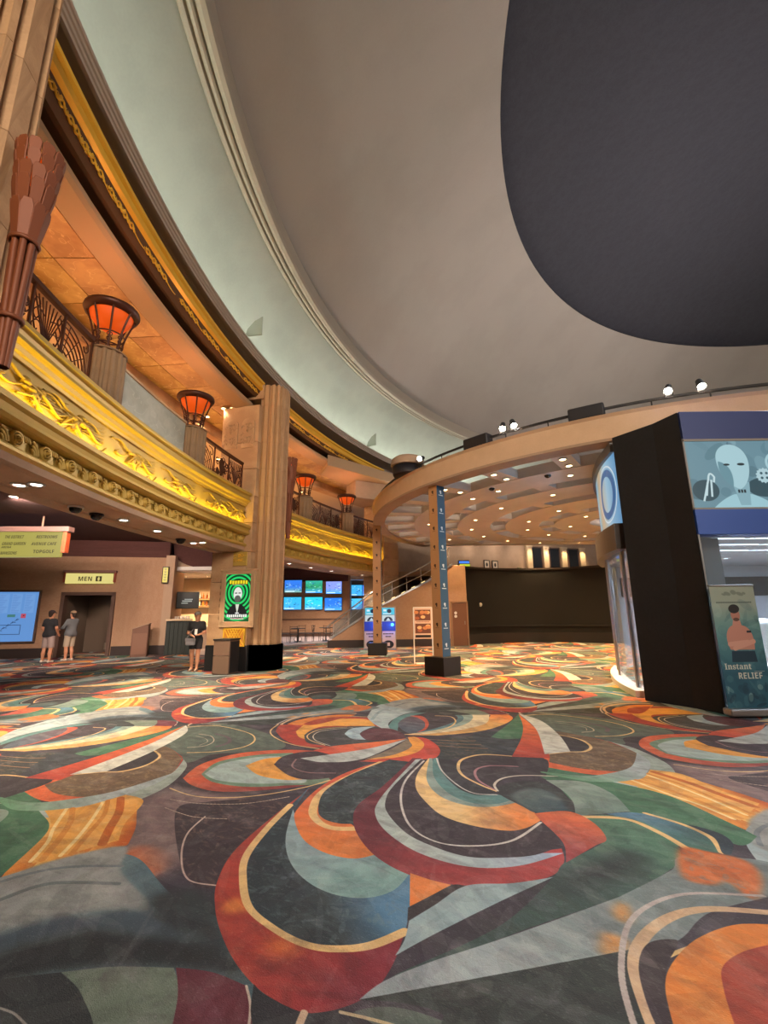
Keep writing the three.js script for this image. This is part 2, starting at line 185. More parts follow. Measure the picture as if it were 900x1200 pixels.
// ---------------------------------------------------------------- carpet
const CARPET = [{"c":"#7b6664","p":[[-2.19,4.36,-2.03,4.82,-1.64,5.13,-1.24,4.4,-1.25,3.97,-1.16,3.5,-1.37,3.36,-1.49,3.24,-1.64,3.21,-1.87,3.59]],"m":["#8a6f64",0.35],"s":26},{"c":"#4a3c42","p":[[-1.77,4.24,-1.59,4.41,-1.16,4.46,-0.83,4.33,-0.96,3.96,-1.06,3.53,-1.05,3.2,-1.12,3.14,-1.32,3.33]],"m":["#8d6f5e",0.5]},{"c":"#4c4046","p":[[2.67,6.23,3.32,6.63,3.76,6.47,4.99,6.41,3.92,5.12,3.05,5.33,2.92,5.53]],"s":14},{"c":"#5d6a60","p":[[-2.86,6.2,-2.96,7.06,-2.57,7.36,-1.85,6.93,-1.3,6.26,-1.36,5.9,-2.01,5.81,-2.24,5.51]]},{"c":"#5d6a60","p":[[2.1,7.75,2.6,7.62,3.17,7.31,3.28,6.71,3.09,6.49,2.77,6.44,2.46,5.99,2.23,6.12,2.17,7.0]]},{"c":"#454a4a","p":[[0.9,6.44,1.35,6.42,1.57,6.15,1.41,5.58,0.86,5.55,0.57,5.51,0.61,6.19]],"m":["#a5815e",0.3]},{"c":"#e2b566","p":[[-3.06,4.19,-2.8,4.25,-2.58,4.0,-2.41,3.68,-2.3,3.35],[-2.3,3.35,-2.43,3.26],[-2.43,3.26,-2.54,3.53,-2.72,3.82,-3.06,4.19]],"m":["#efcf8c",0.15],"g":["#c9772c",-2.7,3.81,-2.39,3.72]},{"c":"#e6b760","p":[[-2.79,4.24,-2.45,4.39,-2.22,4.04,-2.11,3.76,-2.08,3.54],[-2.08,3.54,-2.32,3.38],[-2.32,3.38,-2.41,3.67,-2.59,4.0,-2.79,4.24]],"m":["#efcf8c",0.15],"g":["#c4651f",-2.43,3.85,-2.06,3.76]},{"c":"#e2a54e","p":[[-2.46,4.41,-2.3,4.55,-1.99,4.03,-1.87,3.71,-1.87,3.65],[-1.87,3.65,-2.08,3.55],[-2.08,3.55,-2.11,3.76,-2.22,4.04,-2.46,4.41]],"m":["#efcf8c",0.12],"g":["#b85a1e",-2.17,3.99,-1.93,3.93]},{"c":"#4d7a5c","p":[[-3.37,3.97,-3.23,4.22,-3.04,4.16],[-3.04,4.16,-2.71,3.81,-2.53,3.49,-2.45,3.29,-2.48,3.0]],"m":["#3f6a4e",0.3]},{"c":"#c86434","p":[[-1.75,3.37,-1.82,3.57,-1.75,3.66,-1.58,3.6,-1.44,3.47,-1.45,3.3,-1.56,3.19]],"g":["#7b6664",-1.71,3.37,-1.44,3.51],"s":10},{"c":"#c2ada0","w":0.014,"p":[[-1.48,4.12,-1.5,3.83,-1.4,3.5,-1.24,3.23,-1.04,3.16]],"d":0},{"c":"#a5b0b0","p":[[-3.48,4.34,-3.13,4.33,-2.63,4.39,-2.34,4.69,-2.23,5.14,-2.3,5.61],[-2.3,5.61,-2.15,5.32,-2.11,4.75,-2.33,4.31,-2.78,4.13,-3.33,4.17]],"g":["#9aa59b",-3.33,4.33,-2.36,4.83]},{"c":"#4d7a5c","p":[[-3.55,4.43,-3.49,4.72,-3.4,4.72],[-3.4,4.72,-3.02,4.42,-3.0,4.33,-3.28,4.28,-3.42,4.28]]},{"c":"#b84638","p":[[-3.43,4.72,-3.4,4.9,-3.19,5.26,-2.96,5.96,-2.76,6.13,-2.37,5.72],[-2.3,5.59,-2.23,5.14,-2.34,4.69,-2.66,4.44,-3.06,4.48,-3.43,4.72]],"g":["#d2683e",-2.34,5.51,-3.22,4.58]},{"c":"#76604a","p":[[-3.33,4.86,-3.19,5.26,-2.99,5.9,-2.76,6.13,-2.34,5.66],[-2.34,5.66,-2.23,5.14,-2.38,4.76,-2.66,4.56,-3.04,4.63,-3.33,4.86]],"m":["#a58a63",0.6]},{"c":"#b58c62","w":0.012,"p":[[-4.83,5.9,-4.15,5.73,-3.74,5.8,-3.59,6.04]],"d":0},{"c":"#b58c62","w":0.012,"p":[[-4.69,5.73,-4.03,5.57,-3.63,5.64,-3.48,5.86]],"d":0},{"c":"#b58c62","w":0.012,"p":[[-4.52,5.55,-3.89,5.39,-3.5,5.45,-3.36,5.67]],"d":0},{"c":"#3f474d","p":[[1.19,6.57,1.58,6.78,2.13,7.55,1.83,6.55,1.41,5.58,1.15,6.17]]},{"c":"#4d7a5c","p":[[2.11,7.75,1.8,7.15,1.36,6.4],[1.36,6.4,1.54,6.31,1.75,6.33],[1.75,6.33,1.94,7.01,2.11,7.75]]},{"c":"#587078","p":[[-0.3,7.67,-0.19,8.43,0.12,8.91,0.71,9.13,1.33,8.6,2.3,8.13],[2.3,8.13,1.8,7.66,1.34,7.83,0.81,7.99,0.38,7.92,0.14,7.55,0.03,7.1,0.22,6.61],[0.22,6.61,-0.03,6.74,-0.22,7.11,-0.3,7.67]],"g":["#a9b5b4",1.56,8.22,-0.04,7.86]},{"c":"#8d9fa1","w":0.05,"p":[[-0.22,7.47,-0.08,8.12,0.26,8.53,0.87,8.6]],"d":0},{"c":"#5a827f","p":[[0.03,7.06,0.14,7.55,0.38,7.88,0.66,7.93],[0.66,7.93,0.37,7.63,0.2,7.23,0.22,6.61],[0.22,6.61,0.08,6.77,0.03,7.06]]},{"c":"#4b4249","p":[[0.22,6.61,0.2,7.18,0.37,7.63,0.8,7.94,1.34,7.83,1.6,7.57,1.38,6.95,0.85,6.59]]},{"c":"#dba765","p":[[1.59,7.95,1.85,7.87,1.95,7.5,1.69,7.06,1.25,6.69,0.68,6.51],[0.68,6.51,0.27,6.57,0.66,6.63,1.08,6.85,1.44,7.24,1.65,7.67]],"g":["#df7d3e",1.52,7.2,1.95,7.56]},{"c":"#d9c9a4","p":[[1.37,7.87,1.64,7.73],[1.64,7.73,1.47,7.17,1.08,6.82,0.66,6.63,0.27,6.57],[0.27,6.57,0.67,6.75,1.12,7.08,1.33,7.49,1.37,7.87]]},{"c":"#8fa397","p":[[1.13,7.93,1.37,7.87],[1.37,7.87,1.33,7.49,1.12,7.08,0.67,6.71,0.31,6.6],[0.31,6.6,0.72,6.84,1.06,7.19,1.2,7.55,1.13,7.93]]},{"c":"#55767c","p":[[0.99,7.93,1.14,7.93],[1.14,7.93,1.2,7.55,1.06,7.19,0.72,6.84,0.31,6.6],[0.31,6.6,0.69,6.9,1.0,7.26,1.11,7.6,0.99,7.93]]},{"c":"#e2bd83","w":0.022,"p":[[0.78,7.69,1.01,7.6,1.03,7.26,0.85,6.89,0.55,6.69,0.25,6.58]],"d":0},{"c":"#6a5a62","p":[[0.17,7.12,0.3,7.58,0.48,7.67,0.59,7.32,0.52,6.83,0.31,6.64]],"g":["#5b6672",0.53,7.43,0.21,6.92]},{"c":"#b4533f","p":[[0.37,7.71,0.57,7.66,0.63,7.24,0.55,6.83,0.41,6.67],[0.41,6.67,0.54,6.94,0.57,7.28,0.49,7.55,0.37,7.71]]},{"c":"#8e918d","p":[[-2.43,3.26,-2.23,3.48,-1.87,3.65,-1.72,3.34,-1.39,3.03,-1.32,2.92],[-1.32,2.92,-1.67,2.91,-2.02,2.76,-2.16,2.6,-2.54,3.0,-2.43,3.26]],"m":["#777d7c",0.25],"s":5},{"c":"#6a7071","w":0.035,"p":[[-2.35,2.88,-2.25,3.04,-2.07,3.2,-1.65,3.19]],"d":0},{"c":"#70767a","w":0.03,"p":[[-2.51,3.05,-2.37,3.25,-2.12,3.38,-1.74,3.39]],"d":0},{"c":"#4b5a64","p":[[-2.13,2.57,-2.02,2.76,-1.67,2.91,-1.27,2.92,-0.89,2.78],[-0.82,2.66,-1.17,2.72,-1.58,2.77,-1.9,2.62,-2.01,2.44]],"s":14},{"c":"#2f3437","p":[[-2.01,2.44,-1.9,2.62,-1.58,2.77,-1.17,2.72,-0.82,2.66],[-0.59,2.41,-0.79,2.48,-1.0,2.51,-1.28,2.52,-1.53,2.49,-1.74,2.42,-1.91,2.34]],"s":14},{"c":"#3a4446","p":[[-1.39,3.03,-1.3,3.12,-1.12,3.11,-0.94,2.92,-0.82,2.66,-1.06,2.74,-1.32,2.92]],"s":16},{"c":"#6f7a6d","p":[[-1.51,2.49,-1.28,2.52,-1.0,2.51],[-1.0,2.51,-0.9,2.35,-0.85,2.14,-1.17,2.14],[-1.17,2.14,-1.33,2.36,-1.51,2.49]],"m":["#5f6a60",0.3]},{"c":"#7c3442","p":[[-0.99,2.51,-0.81,2.48,-0.63,2.4],[-0.63,2.4,-0.55,2.14,-0.85,2.14],[-0.85,2.14,-0.91,2.35,-0.99,2.51]]},{"c":"#3a3f40","p":[[-1.87,2.43,-1.65,2.47,-1.51,2.49],[-1.51,2.49,-1.33,2.36,-1.17,2.14,-1.62,2.15]]},{"c":"#c9b8a8","w":0.012,"p":[[-0.63,2.4,-0.58,2.29,-0.55,2.14]],"d":0},{"c":"#8f8c84","w":0.012,"p":[[-1.64,2.3,-1.55,2.27,-1.45,2.21]],"d":0},{"c":"#b84638","p":[[-1.55,6.84,-1.54,7.25,-1.14,7.57,-0.71,7.69,-0.3,7.61],[-0.3,7.61,-0.16,7.14,0.22,6.33],[0.22,6.33,-0.42,6.04,-0.98,6.06,-1.32,6.37,-1.55,6.84]]},{"c":"#dd9f4c","p":[[-1.26,6.8,-1.15,7.36,-0.7,7.55,-0.3,7.47,-0.16,7.07],[-0.16,7.07,-0.57,7.09,-0.94,7.06,-1.09,6.74,-1.07,6.41],[-1.07,6.41,-1.17,6.53,-1.26,6.8]]},{"c":"#4c4c4c","p":[[-1.11,6.6,-1.0,6.94,-0.57,7.06,-0.16,7.07],[-0.16,7.07,0.23,6.47,0.22,6.33],[0.22,6.33,-0.41,6.0,-0.81,6.12,-1.01,6.25,-1.11,6.6]]},{"c":"#e2bd83","w":0.018,"p":[[-0.77,6.12,-0.99,6.36,-1.06,6.62,-0.92,6.91,-0.57,7.02]],"d":0},{"c":"#cfc6b4","w":0.014,"p":[[-0.7,6.09,-0.92,6.35,-0.98,6.62,-0.87,6.84,-0.48,6.99]],"d":0},{"c":"#9db2b8","p":[[-0.57,6.65,-0.48,6.95,-0.16,7.04],[-0.16,7.04,-0.27,6.9,-0.36,6.64,-0.25,6.35],[-0.25,6.35,-0.44,6.39,-0.57,6.65]]},{"c":"#6d3a42","p":[[-0.36,6.61,-0.27,6.86,0.01,6.93,0.2,6.69,0.25,6.4],[0.25,6.4,0.0,6.32,-0.25,6.34,-0.36,6.61]]},{"c":"#e2bd83","w":0.022,"p":[[-0.26,7.66,-0.9,7.73,-1.48,7.49,-1.63,7.0,-1.54,6.61,-1.21,6.19,-0.82,5.97]],"d":0},{"c":"#c85e3c","p":[[-2.05,5.01,-2.03,5.45,-1.74,5.82,-1.23,5.94,-0.67,5.85],[-0.67,5.85,-0.19,5.52],[-0.19,5.52,-0.66,4.86,-1.14,4.67,-1.56,4.65,-1.86,4.8,-2.05,5.01]],"g":["#8c3a3a",-1.85,5.31,-0.9,4.65]},{"c":"#6c8570","p":[[-1.91,5.12,-1.87,5.52,-1.52,5.75,-1.11,5.82],[-1.11,5.82,-0.56,4.91,-0.98,4.78,-1.35,4.76,-1.7,4.89,-1.91,5.12]]},{"c":"#9fb0aa","p":[[-1.88,5.13,-1.81,5.45,-1.5,5.66,-1.24,5.7],[-1.24,5.7,-0.79,4.92,-1.05,4.84,-1.38,4.85,-1.69,4.95,-1.88,5.13]]},{"c":"#dd9a46","p":[[-1.53,5.37,-1.38,5.6,-1.11,5.69],[-1.11,5.69,-0.82,4.94],[-0.82,4.94,-1.01,4.93,-1.3,5.07,-1.53,5.37]]},{"c":"#4c3c44","p":[[-1.23,5.4,-1.18,5.7,-0.94,5.86,-0.6,5.8,-0.19,5.52],[-0.19,5.52,-0.41,5.09,-0.73,4.93,-0.98,5.04,-1.23,5.4]]},{"c":"#8b6a6a","w":0.02,"p":[[-1.02,5.57,-1.01,5.32,-0.82,5.14,-0.53,5.11]],"d":0},{"c":"#c1503c","p":[[-0.88,5.91,-0.63,6.09,-0.14,6.24,0.27,6.39],[0.27,6.39,-0.2,5.95,-0.66,5.74],[-0.66,5.74,-0.88,5.91]],"g":["#dc7a46",-0.81,5.88,0.15,6.34]},{"c":"#b4bab4","p":[[-0.98,5.61,-0.66,5.74,-0.2,5.97,0.27,6.36],[0.27,6.36,-0.25,5.58,-0.69,5.46,-0.98,5.61]]},{"c":"#c04a3a","p":[[0.27,6.47,0.49,6.4,0.61,6.12,0.63,5.8,0.51,5.53,0.19,5.41,-0.31,5.48],[-0.31,5.48,-0.03,5.58,0.23,5.71,0.38,6.01,0.38,6.35,0.27,6.47]]},{"c":"#e09a46","p":[[0.28,6.44,0.39,6.44,0.47,6.13,0.37,5.81,0.13,5.61,-0.25,5.52],[-0.25,5.52,0.07,5.74,0.3,6.01,0.29,6.26,0.28,6.44]]},{"c":"#7a6c5c","p":[[-0.24,5.56,0.07,5.96,0.27,6.36],[0.27,6.36,0.3,6.01,0.07,5.69,-0.24,5.56]]},{"c":"#e2bd83","w":0.022,"p":[[-2.97,7.1,-2.5,7.18,-1.93,6.78,-1.72,6.41,-1.76,6.09,-2.04,5.9,-2.37,5.87]],"d":0},{"c":"#c5b49a","w":0.014,"p":[[-2.58,6.73,-2.37,6.61,-2.24,6.36,-2.27,6.15,-2.46,6.08]],"d":0},{"c":"#a8a08c","w":0.012,"p":[[-2.57,6.61,-2.4,6.49,-2.31,6.33,-2.35,6.18]],"d":0},{"c":"#6f5f66","w":0.05,"p":[[-2.34,6.72,-2.12,6.54,-2.02,6.29,-2.11,6.11]],"d":0},{"c":"#e2bd83","w":0.018,"p":[[-2.05,4.74,-1.75,4.55,-1.43,4.5,-1.09,4.57,-0.76,4.74,-0.56,4.91]],"d":0},{"c":"#b5a48f","w":0.012,"p":[[-1.93,4.48,-1.63,4.38,-1.23,4.37,-0.87,4.51]],"d":1},{"c":"#b5a48f","w":0.012,"p":[[-1.89,4.3,-1.58,4.12,-1.28,4.07]],"d":1},{"c":"#b84638","p":[[-0.72,4.71,-0.91,4.16,-1.06,3.59,-1.05,3.21,-0.97,2.95,-0.85,2.72,-0.7,2.51,-0.53,2.35,-0.35,2.26,-0.2,2.28,-0.07,2.36,0.02,2.52,0.08,2.72],[0.08,2.72,-0.11,2.63,-0.27,2.62,-0.43,2.66,-0.62,2.78,-0.78,2.95,-0.9,3.2,-0.97,3.5,-0.92,3.91,-0.72,4.71]],"g":["#8f2f3a",-0.62,2.66,-0.11,2.4]},{"c":"#dd8142","p":[[-0.93,2.99,-0.86,3.04,-0.81,2.97,-0.76,2.92,-0.9,2.9]],"m":["#b84638",0.2],"s":8},{"c":"#d8743e","p":[[-0.56,2.72,-0.45,2.65,-0.4,2.62,-0.5,2.58,-0.6,2.6]],"s":14},{"c":"#36444a","p":[[-0.73,4.75,-0.91,3.91,-0.95,3.5,-0.88,3.2,-0.77,2.96,-0.61,2.79,-0.44,2.68,-0.28,2.64,-0.09,2.66,0.09,2.75],[0.09,2.75,0.13,3.01,0.14,3.27],[0.14,3.27,0.03,3.1,-0.14,3.03,-0.34,3.08,-0.52,3.22,-0.66,3.45,-0.75,3.77,-0.78,4.21,-0.73,4.75]],"m":["#6d7f80",0.3],"g":["#567d98",-0.32,2.89,-0.01,2.88]},{"c":"#e2bd83","w":0.05,"p":[[-0.83,4.33,-0.92,3.91,-0.96,3.5,-0.89,3.2,-0.78,2.95,-0.61,2.78,-0.43,2.66,-0.27,2.62,-0.09,2.64,0.09,2.74]],"d":0},{"c":"#8fa3a6","p":[[-0.79,4.24,-0.75,3.77,-0.66,3.45,-0.52,3.22,-0.34,3.07,-0.14,3.02,0.03,3.09,0.14,3.27],[0.14,3.27,0.01,3.51,-0.43,3.85,-0.74,4.1]],"g":["#7fa09c",-0.64,3.68,-0.11,3.15]},{"c":"#dd8142","p":[[0.0,5.53,-0.41,5.13,-0.64,4.71,-0.75,4.27,-0.74,4.05,-0.61,3.72,-0.43,3.53,-0.23,3.45,-0.08,3.5],[-0.08,3.5,-0.27,3.94,-0.58,4.26,-0.44,4.77,0.0,5.53]],"g":["#c95a3e",-0.41,3.68,-0.54,4.78]},{"c":"#e2bd83","w":0.07,"p":[[-0.06,5.43,-0.42,4.93,-0.6,4.57,-0.62,4.21,-0.54,4.0,-0.41,3.89,-0.22,3.88]],"d":0},{"c":"#37454a","p":[[0.03,5.53,-0.35,5.08,-0.57,4.64,-0.58,4.26,-0.52,4.07,-0.38,3.97,-0.23,3.96],[-0.23,3.96,-0.1,4.37,0.31,5.42]],"m":["#75847a",0.5]},{"c":"#83323f","p":[[0.29,5.57,-0.03,4.76,-0.25,4.31,-0.26,3.94,-0.14,3.58,0.03,3.34,0.24,3.19,0.49,3.13,0.78,3.15,1.01,3.22,1.15,3.38,1.2,3.55],[1.2,3.55,0.65,3.5,0.21,3.88,0.05,4.49,0.39,5.57]],"g":["#b84a48",-0.03,3.89,0.62,3.2]},{"c":"#a8b3ad","p":[[0.32,5.52,0.04,4.76,-0.08,4.37,-0.1,4.14,-0.03,3.87,0.15,3.58,0.37,3.4,0.61,3.32,0.88,3.35,1.19,3.49],[1.19,3.49,0.85,3.53,0.29,3.79,0.1,4.36,0.41,5.54]],"g":["#a3b3c4",0.28,3.66,1.06,3.45]},{"c":"#453a41","p":[[0.38,5.52,0.07,4.76,-0.01,4.43,0.0,4.16,0.14,3.8,0.33,3.59,0.53,3.46,0.75,3.44,0.99,3.47,1.21,3.59],[1.21,3.59,1.23,3.81,1.2,3.99],[1.2,3.99,0.87,3.91,0.57,4.23,0.42,4.9,0.46,5.53]],"m":["#6b5d62",0.4]},{"c":"#c9c3bb","w":0.02,"p":[[0.41,5.47,0.19,4.91,0.12,4.42,0.17,3.93,0.34,3.67,0.59,3.6,0.89,3.67,1.19,3.95]],"d":1},{"c":"#e2bd83","p":[[0.46,5.53,0.31,5.06,0.27,4.68,0.34,4.34,0.45,4.08,0.65,3.91,0.89,3.82,1.05,3.86,1.21,3.99],[1.21,3.99,1.18,4.36],[1.18,4.36,0.91,4.26,0.67,4.29,0.48,4.51,0.4,4.9,0.48,5.56]],"g":["#df8748",0.62,4.23,1.07,4.01]},{"c":"#87988f","p":[[0.48,5.56,0.39,4.9,0.47,4.49,0.67,4.28,0.9,4.25,1.18,4.36],[1.18,4.36,1.11,4.46,0.8,4.47,0.59,4.74,0.51,5.23,0.51,5.56]]},{"c":"#5a827f","p":[[0.52,5.56,0.47,4.98,0.56,4.54,0.73,4.33,0.92,4.3,1.11,4.4],[1.11,4.4,0.98,4.51,0.75,4.6,0.62,4.97,0.58,5.56]]},{"c":"#3b3b40","p":[[0.58,5.56,0.56,5.14,0.66,4.67,0.81,4.5,0.99,4.54],[0.99,4.54,0.93,4.81,0.78,5.05,0.75,5.41,0.58,5.56]]},{"c":"#c9c3bb","w":0.018,"p":[[0.56,5.56,0.57,5.14,0.67,4.74,0.79,4.54,0.98,4.5]],"d":1},{"c":"#443c42","p":[[1.42,5.6,1.11,5.68,0.86,5.54,0.75,5.29,0.76,5.01,0.88,4.75,1.01,4.59],[1.01,4.59,1.1,4.83,1.36,4.97,1.57,4.93],[1.57,4.93,1.76,5.47,1.42,5.6]],"m":["#5d5a58",0.3]},{"c":"#e2bd83","w":0.03,"p":[[1.45,5.59,1.11,5.67,0.86,5.53,0.76,5.29,0.76,5.01,0.88,4.75,1.0,4.58]],"d":0},{"c":"#a3767a","w":0.025,"p":[[1.38,5.25,1.09,5.28,0.92,5.15,0.89,4.87,0.99,4.62]],"d":0},{"c":"#3d4042","p":[[1.0,4.58,1.2,4.8,1.47,4.79,1.59,4.54,1.57,4.21,1.47,4.0,1.22,4.11,1.14,4.24]],"m":["#55686a",0.3]},{"c":"#5f6f6c","p":[[1.11,4.49,1.37,4.65,1.5,4.45,1.47,4.13,1.31,4.05,1.16,4.22]],"g":["#43585f",1.16,4.46,1.46,4.21],"s":8},{"c":"#cfc6b4","w":0.022,"p":[[1.01,4.59,1.02,4.75,1.14,4.91,1.36,4.98,1.69,4.94,2.03,4.83]],"d":0},{"c":"#4d7a5c","p":[[1.52,4.94,1.93,4.92,2.24,4.7,2.49,4.42,2.62,3.92,2.66,3.69],[2.66,3.69,2.44,3.57,2.3,3.83,1.98,4.11,1.63,4.21,1.6,4.71]],"m":["#3f6a4e",0.25]},{"c":"#87968a","p":[[1.54,4.85,1.88,4.79,2.01,4.5,1.98,4.13],[1.98,4.13,1.74,4.09,1.5,4.05],[1.5,4.05,1.59,4.32,1.6,4.58,1.54,4.85]],"g":["#6f8479",1.58,4.72,1.98,4.2]},{"c":"#dea04e","p":[[2.7,5.11,2.94,4.96,3.02,4.53,3.13,4.25],[3.13,4.25,2.73,3.94],[2.73,3.94,2.59,4.27,2.42,4.55,2.16,4.82],[2.16,4.82,2.46,4.85,2.7,5.11]],"m":["#e9bf7c",0.2]},{"c":"#b5601f","w":0.07,"p":[[2.7,5.03,2.85,4.74,2.95,4.44,3.04,4.2]],"d":0},{"c":"#c98438","w":0.04,"p":[[2.6,5.01,2.76,4.68,2.84,4.35,2.91,4.06]],"d":0},{"c":"#eccf92","w":0.03,"p":[[2.59,4.95,2.71,4.61,2.8,4.29,2.85,4.04]],"d":0},{"c":"#eccf92","w":0.03,"p":[[2.36,4.82,2.51,4.45,2.62,4.24,2.7,3.97]],"d":0},{"c":"#cf8a3e","w":0.05,"p":[[2.41,4.82,2.57,4.55,2.68,4.26,2.76,3.99]],"d":0},{"c":"#557d92","p":[[1.76,4.09,2.02,4.1,2.25,3.88,2.32,3.62,2.25,3.46],[2.25,3.46,2.09,3.52,2.05,3.55],[2.05,3.55,2.01,3.77,1.87,4.0,1.76,4.09]],"g":["#4e7468",1.94,4.04,2.22,3.56]},{"c":"#e2bd83","w":0.04,"p":[[2.08,4.09,2.25,3.89,2.32,3.68,2.25,3.47]],"d":0},{"c":"#33444e","p":[[2.29,3.88,2.42,3.76,2.42,3.61,2.29,3.45,2.25,3.47,2.34,3.68]]},{"c":"#567d66","p":[[1.53,4.04,1.75,4.07,1.96,3.95,2.04,3.69,1.95,3.43,1.8,3.29,1.37,3.03,0.63,2.71,-0.01,2.4],[-0.01,2.4,0.04,2.46,0.59,2.78,1.01,3.2,1.16,3.38,1.56,3.68,1.53,4.04]],"m":["#4a6e5c",0.2],"g":["#3e5550",1.89,3.71,1.11,3.19]},{"c":"#353f40","p":[[0.13,2.5,0.59,2.8,0.92,3.06,1.28,3.34,1.61,3.5,1.72,3.44,1.48,3.24,1.05,3.04,0.49,2.76]],"s":22},{"c":"#e2bd83","w":0.05,"p":[[1.55,4.04,1.87,3.99,2.0,3.76,2.05,3.54]],"d":0},{"c":"#d06a44","p":[[1.19,4.11,1.48,4.14,1.59,3.94,1.57,3.68,1.44,3.58,1.16,3.37],[1.16,3.37,1.24,3.64,1.2,3.98]],"g":["#9a4348",1.49,4.0,1.21,3.45]},{"c":"#dd8142","p":[[0.14,3.27,0.27,3.19,0.38,3.14],[0.38,3.14,0.24,3.03,0.12,2.94],[0.12,2.94,0.14,3.27]]},{"c":"#3d3638","p":[[0.11,2.93,0.24,3.03,0.39,3.14,0.47,3.12],[0.47,3.12,0.26,2.95,0.1,2.82]]},{"c":"#93a6a8","p":[[0.11,2.82,0.26,2.95,0.47,3.13,0.75,3.15,1.02,3.21],[1.02,3.21,0.64,2.98,0.24,2.72,0.03,2.57],[0.03,2.57,0.08,2.68,0.11,2.82]]},{"c":"#9aa5a6","p":[[-0.13,2.32,-0.02,2.42,0.2,2.53,0.5,2.65,0.9,2.82,1.33,3.01],[1.33,3.01,1.78,3.27,1.96,3.43,2.46,3.35,2.28,3.02],[2.28,3.02,1.74,2.86,1.43,2.65,1.12,2.58],[1.12,2.58,0.78,2.51,0.45,2.44,-0.13,2.32]],"m":["#7f8d90",0.35],"g":["#74807f",0.33,2.49,1.48,2.93]},{"c":"#c9703e","p":[[2.01,3.54,2.18,3.48,2.33,3.37,2.27,3.17,2.06,2.97,2.04,3.14,1.92,3.11,1.81,3.2]],"m":["#77848a",0.45],"s":6},{"c":"#c58a4c","p":[[1.04,2.63,1.1,2.71,1.18,2.66,1.13,2.58,1.02,2.56]],"m":["#77848a",0.3],"s":8},{"c":"#c08a52","p":[[1.23,2.89,1.33,2.96,1.29,2.82,1.22,2.79]],"m":["#77848a",0.4],"s":8},{"c":"#3c4442","p":[[-0.13,2.32,0.45,2.44,0.78,2.51,1.43,2.65],[1.43,2.65,1.23,2.42,1.13,2.16],[1.13,2.16,0.29,2.16,0.21,2.25,0.06,2.3,-0.13,2.32]],"m":["#4d5a4e",0.35]},{"c":"#36353a","p":[[-0.6,2.41,-0.53,2.35,-0.35,2.26,-0.18,2.27,-0.06,2.2,0.05,2.13],[0.05,2.13,-0.51,2.14],[-0.51,2.14,-0.57,2.26,-0.6,2.41]]},{"c":"#c3a78c","w":0.03,"p":[[-0.35,2.26,-0.36,2.19,-0.34,2.13]],"d":0},{"c":"#c9b58f","w":0.018,"p":[[-0.2,2.26,-0.09,2.23,0.03,2.19,0.14,2.13]],"d":0},{"c":"#b5aaa3","w":0.025,"p":[[0.96,2.17,1.05,2.45,1.25,2.77,1.49,2.95,1.76,3.03,2.14,3.0]],"d":1},{"c":"#c9a987","w":0.05,"p":[[1.03,2.15,1.12,2.47,1.27,2.67,1.51,2.83,1.76,2.89,2.08,2.85]],"d":0},{"c":"#453a3e","p":[[1.43,2.65,1.3,2.51,1.21,2.38,1.14,2.16,1.05,2.16,1.13,2.45,1.27,2.63]]},{"c":"#cf7c38","p":[[2.0,2.76,1.79,2.76,1.53,2.66,1.32,2.51,1.2,2.37,1.11,2.16],[1.11,2.16,1.54,2.11,2.1,2.74]],"m":["#dd9a52",0.3]},{"c":"#ab4632","p":[[1.88,2.62,1.69,2.57,1.53,2.48,1.44,2.35,1.35,2.16],[1.35,2.16,1.54,2.11,1.99,2.62]],"m":["#8f3a30",0.2]},{"c":"#a5b0ae","p":[[1.57,5.09,1.92,4.96,2.2,5.0,2.56,5.21,2.88,5.69],[2.88,5.69,2.83,5.34,2.59,4.99,2.29,4.8,1.91,4.81,1.56,5.06]],"g":["#5f8a6c",2.49,5.08,1.69,5.02]},{"c":"#3e3a3e","p":[[2.27,6.46,2.45,6.22,2.45,5.93],[2.45,5.93,2.29,5.77,2.14,5.75],[2.14,5.75,2.21,6.06,2.27,6.46]]},{"c":"#e2bd83","w":0.03,"p":[[2.29,6.47,2.46,6.24,2.46,5.94,2.31,5.75,2.08,5.73,1.83,5.66]],"d":0},{"c":"#4d7a5c","p":[[2.11,7.75,1.8,7.15,1.36,6.4],[1.36,6.4,1.54,6.31,1.75,6.33],[1.75,6.33,1.97,7.01,2.11,7.75]]},{"c":"#d9713e","p":[[2.11,7.75,1.96,7.01,1.74,6.34,1.41,5.58],[1.41,5.58,1.82,5.51],[1.82,5.51,1.93,6.01,2.08,6.79,2.11,7.75]],"g":["#b84638",2.02,7.18,1.65,5.52]},{"c":"#c9cabd","p":[[2.12,7.75,2.08,6.81,1.81,5.66],[1.81,5.66,2.14,5.75],[2.14,5.75,2.28,6.48,2.31,7.29,2.12,7.75]]}];
const LU = [5.091, 0.514], LB = [-2.586, 5.078];   // the two repeats of the weave, in metres
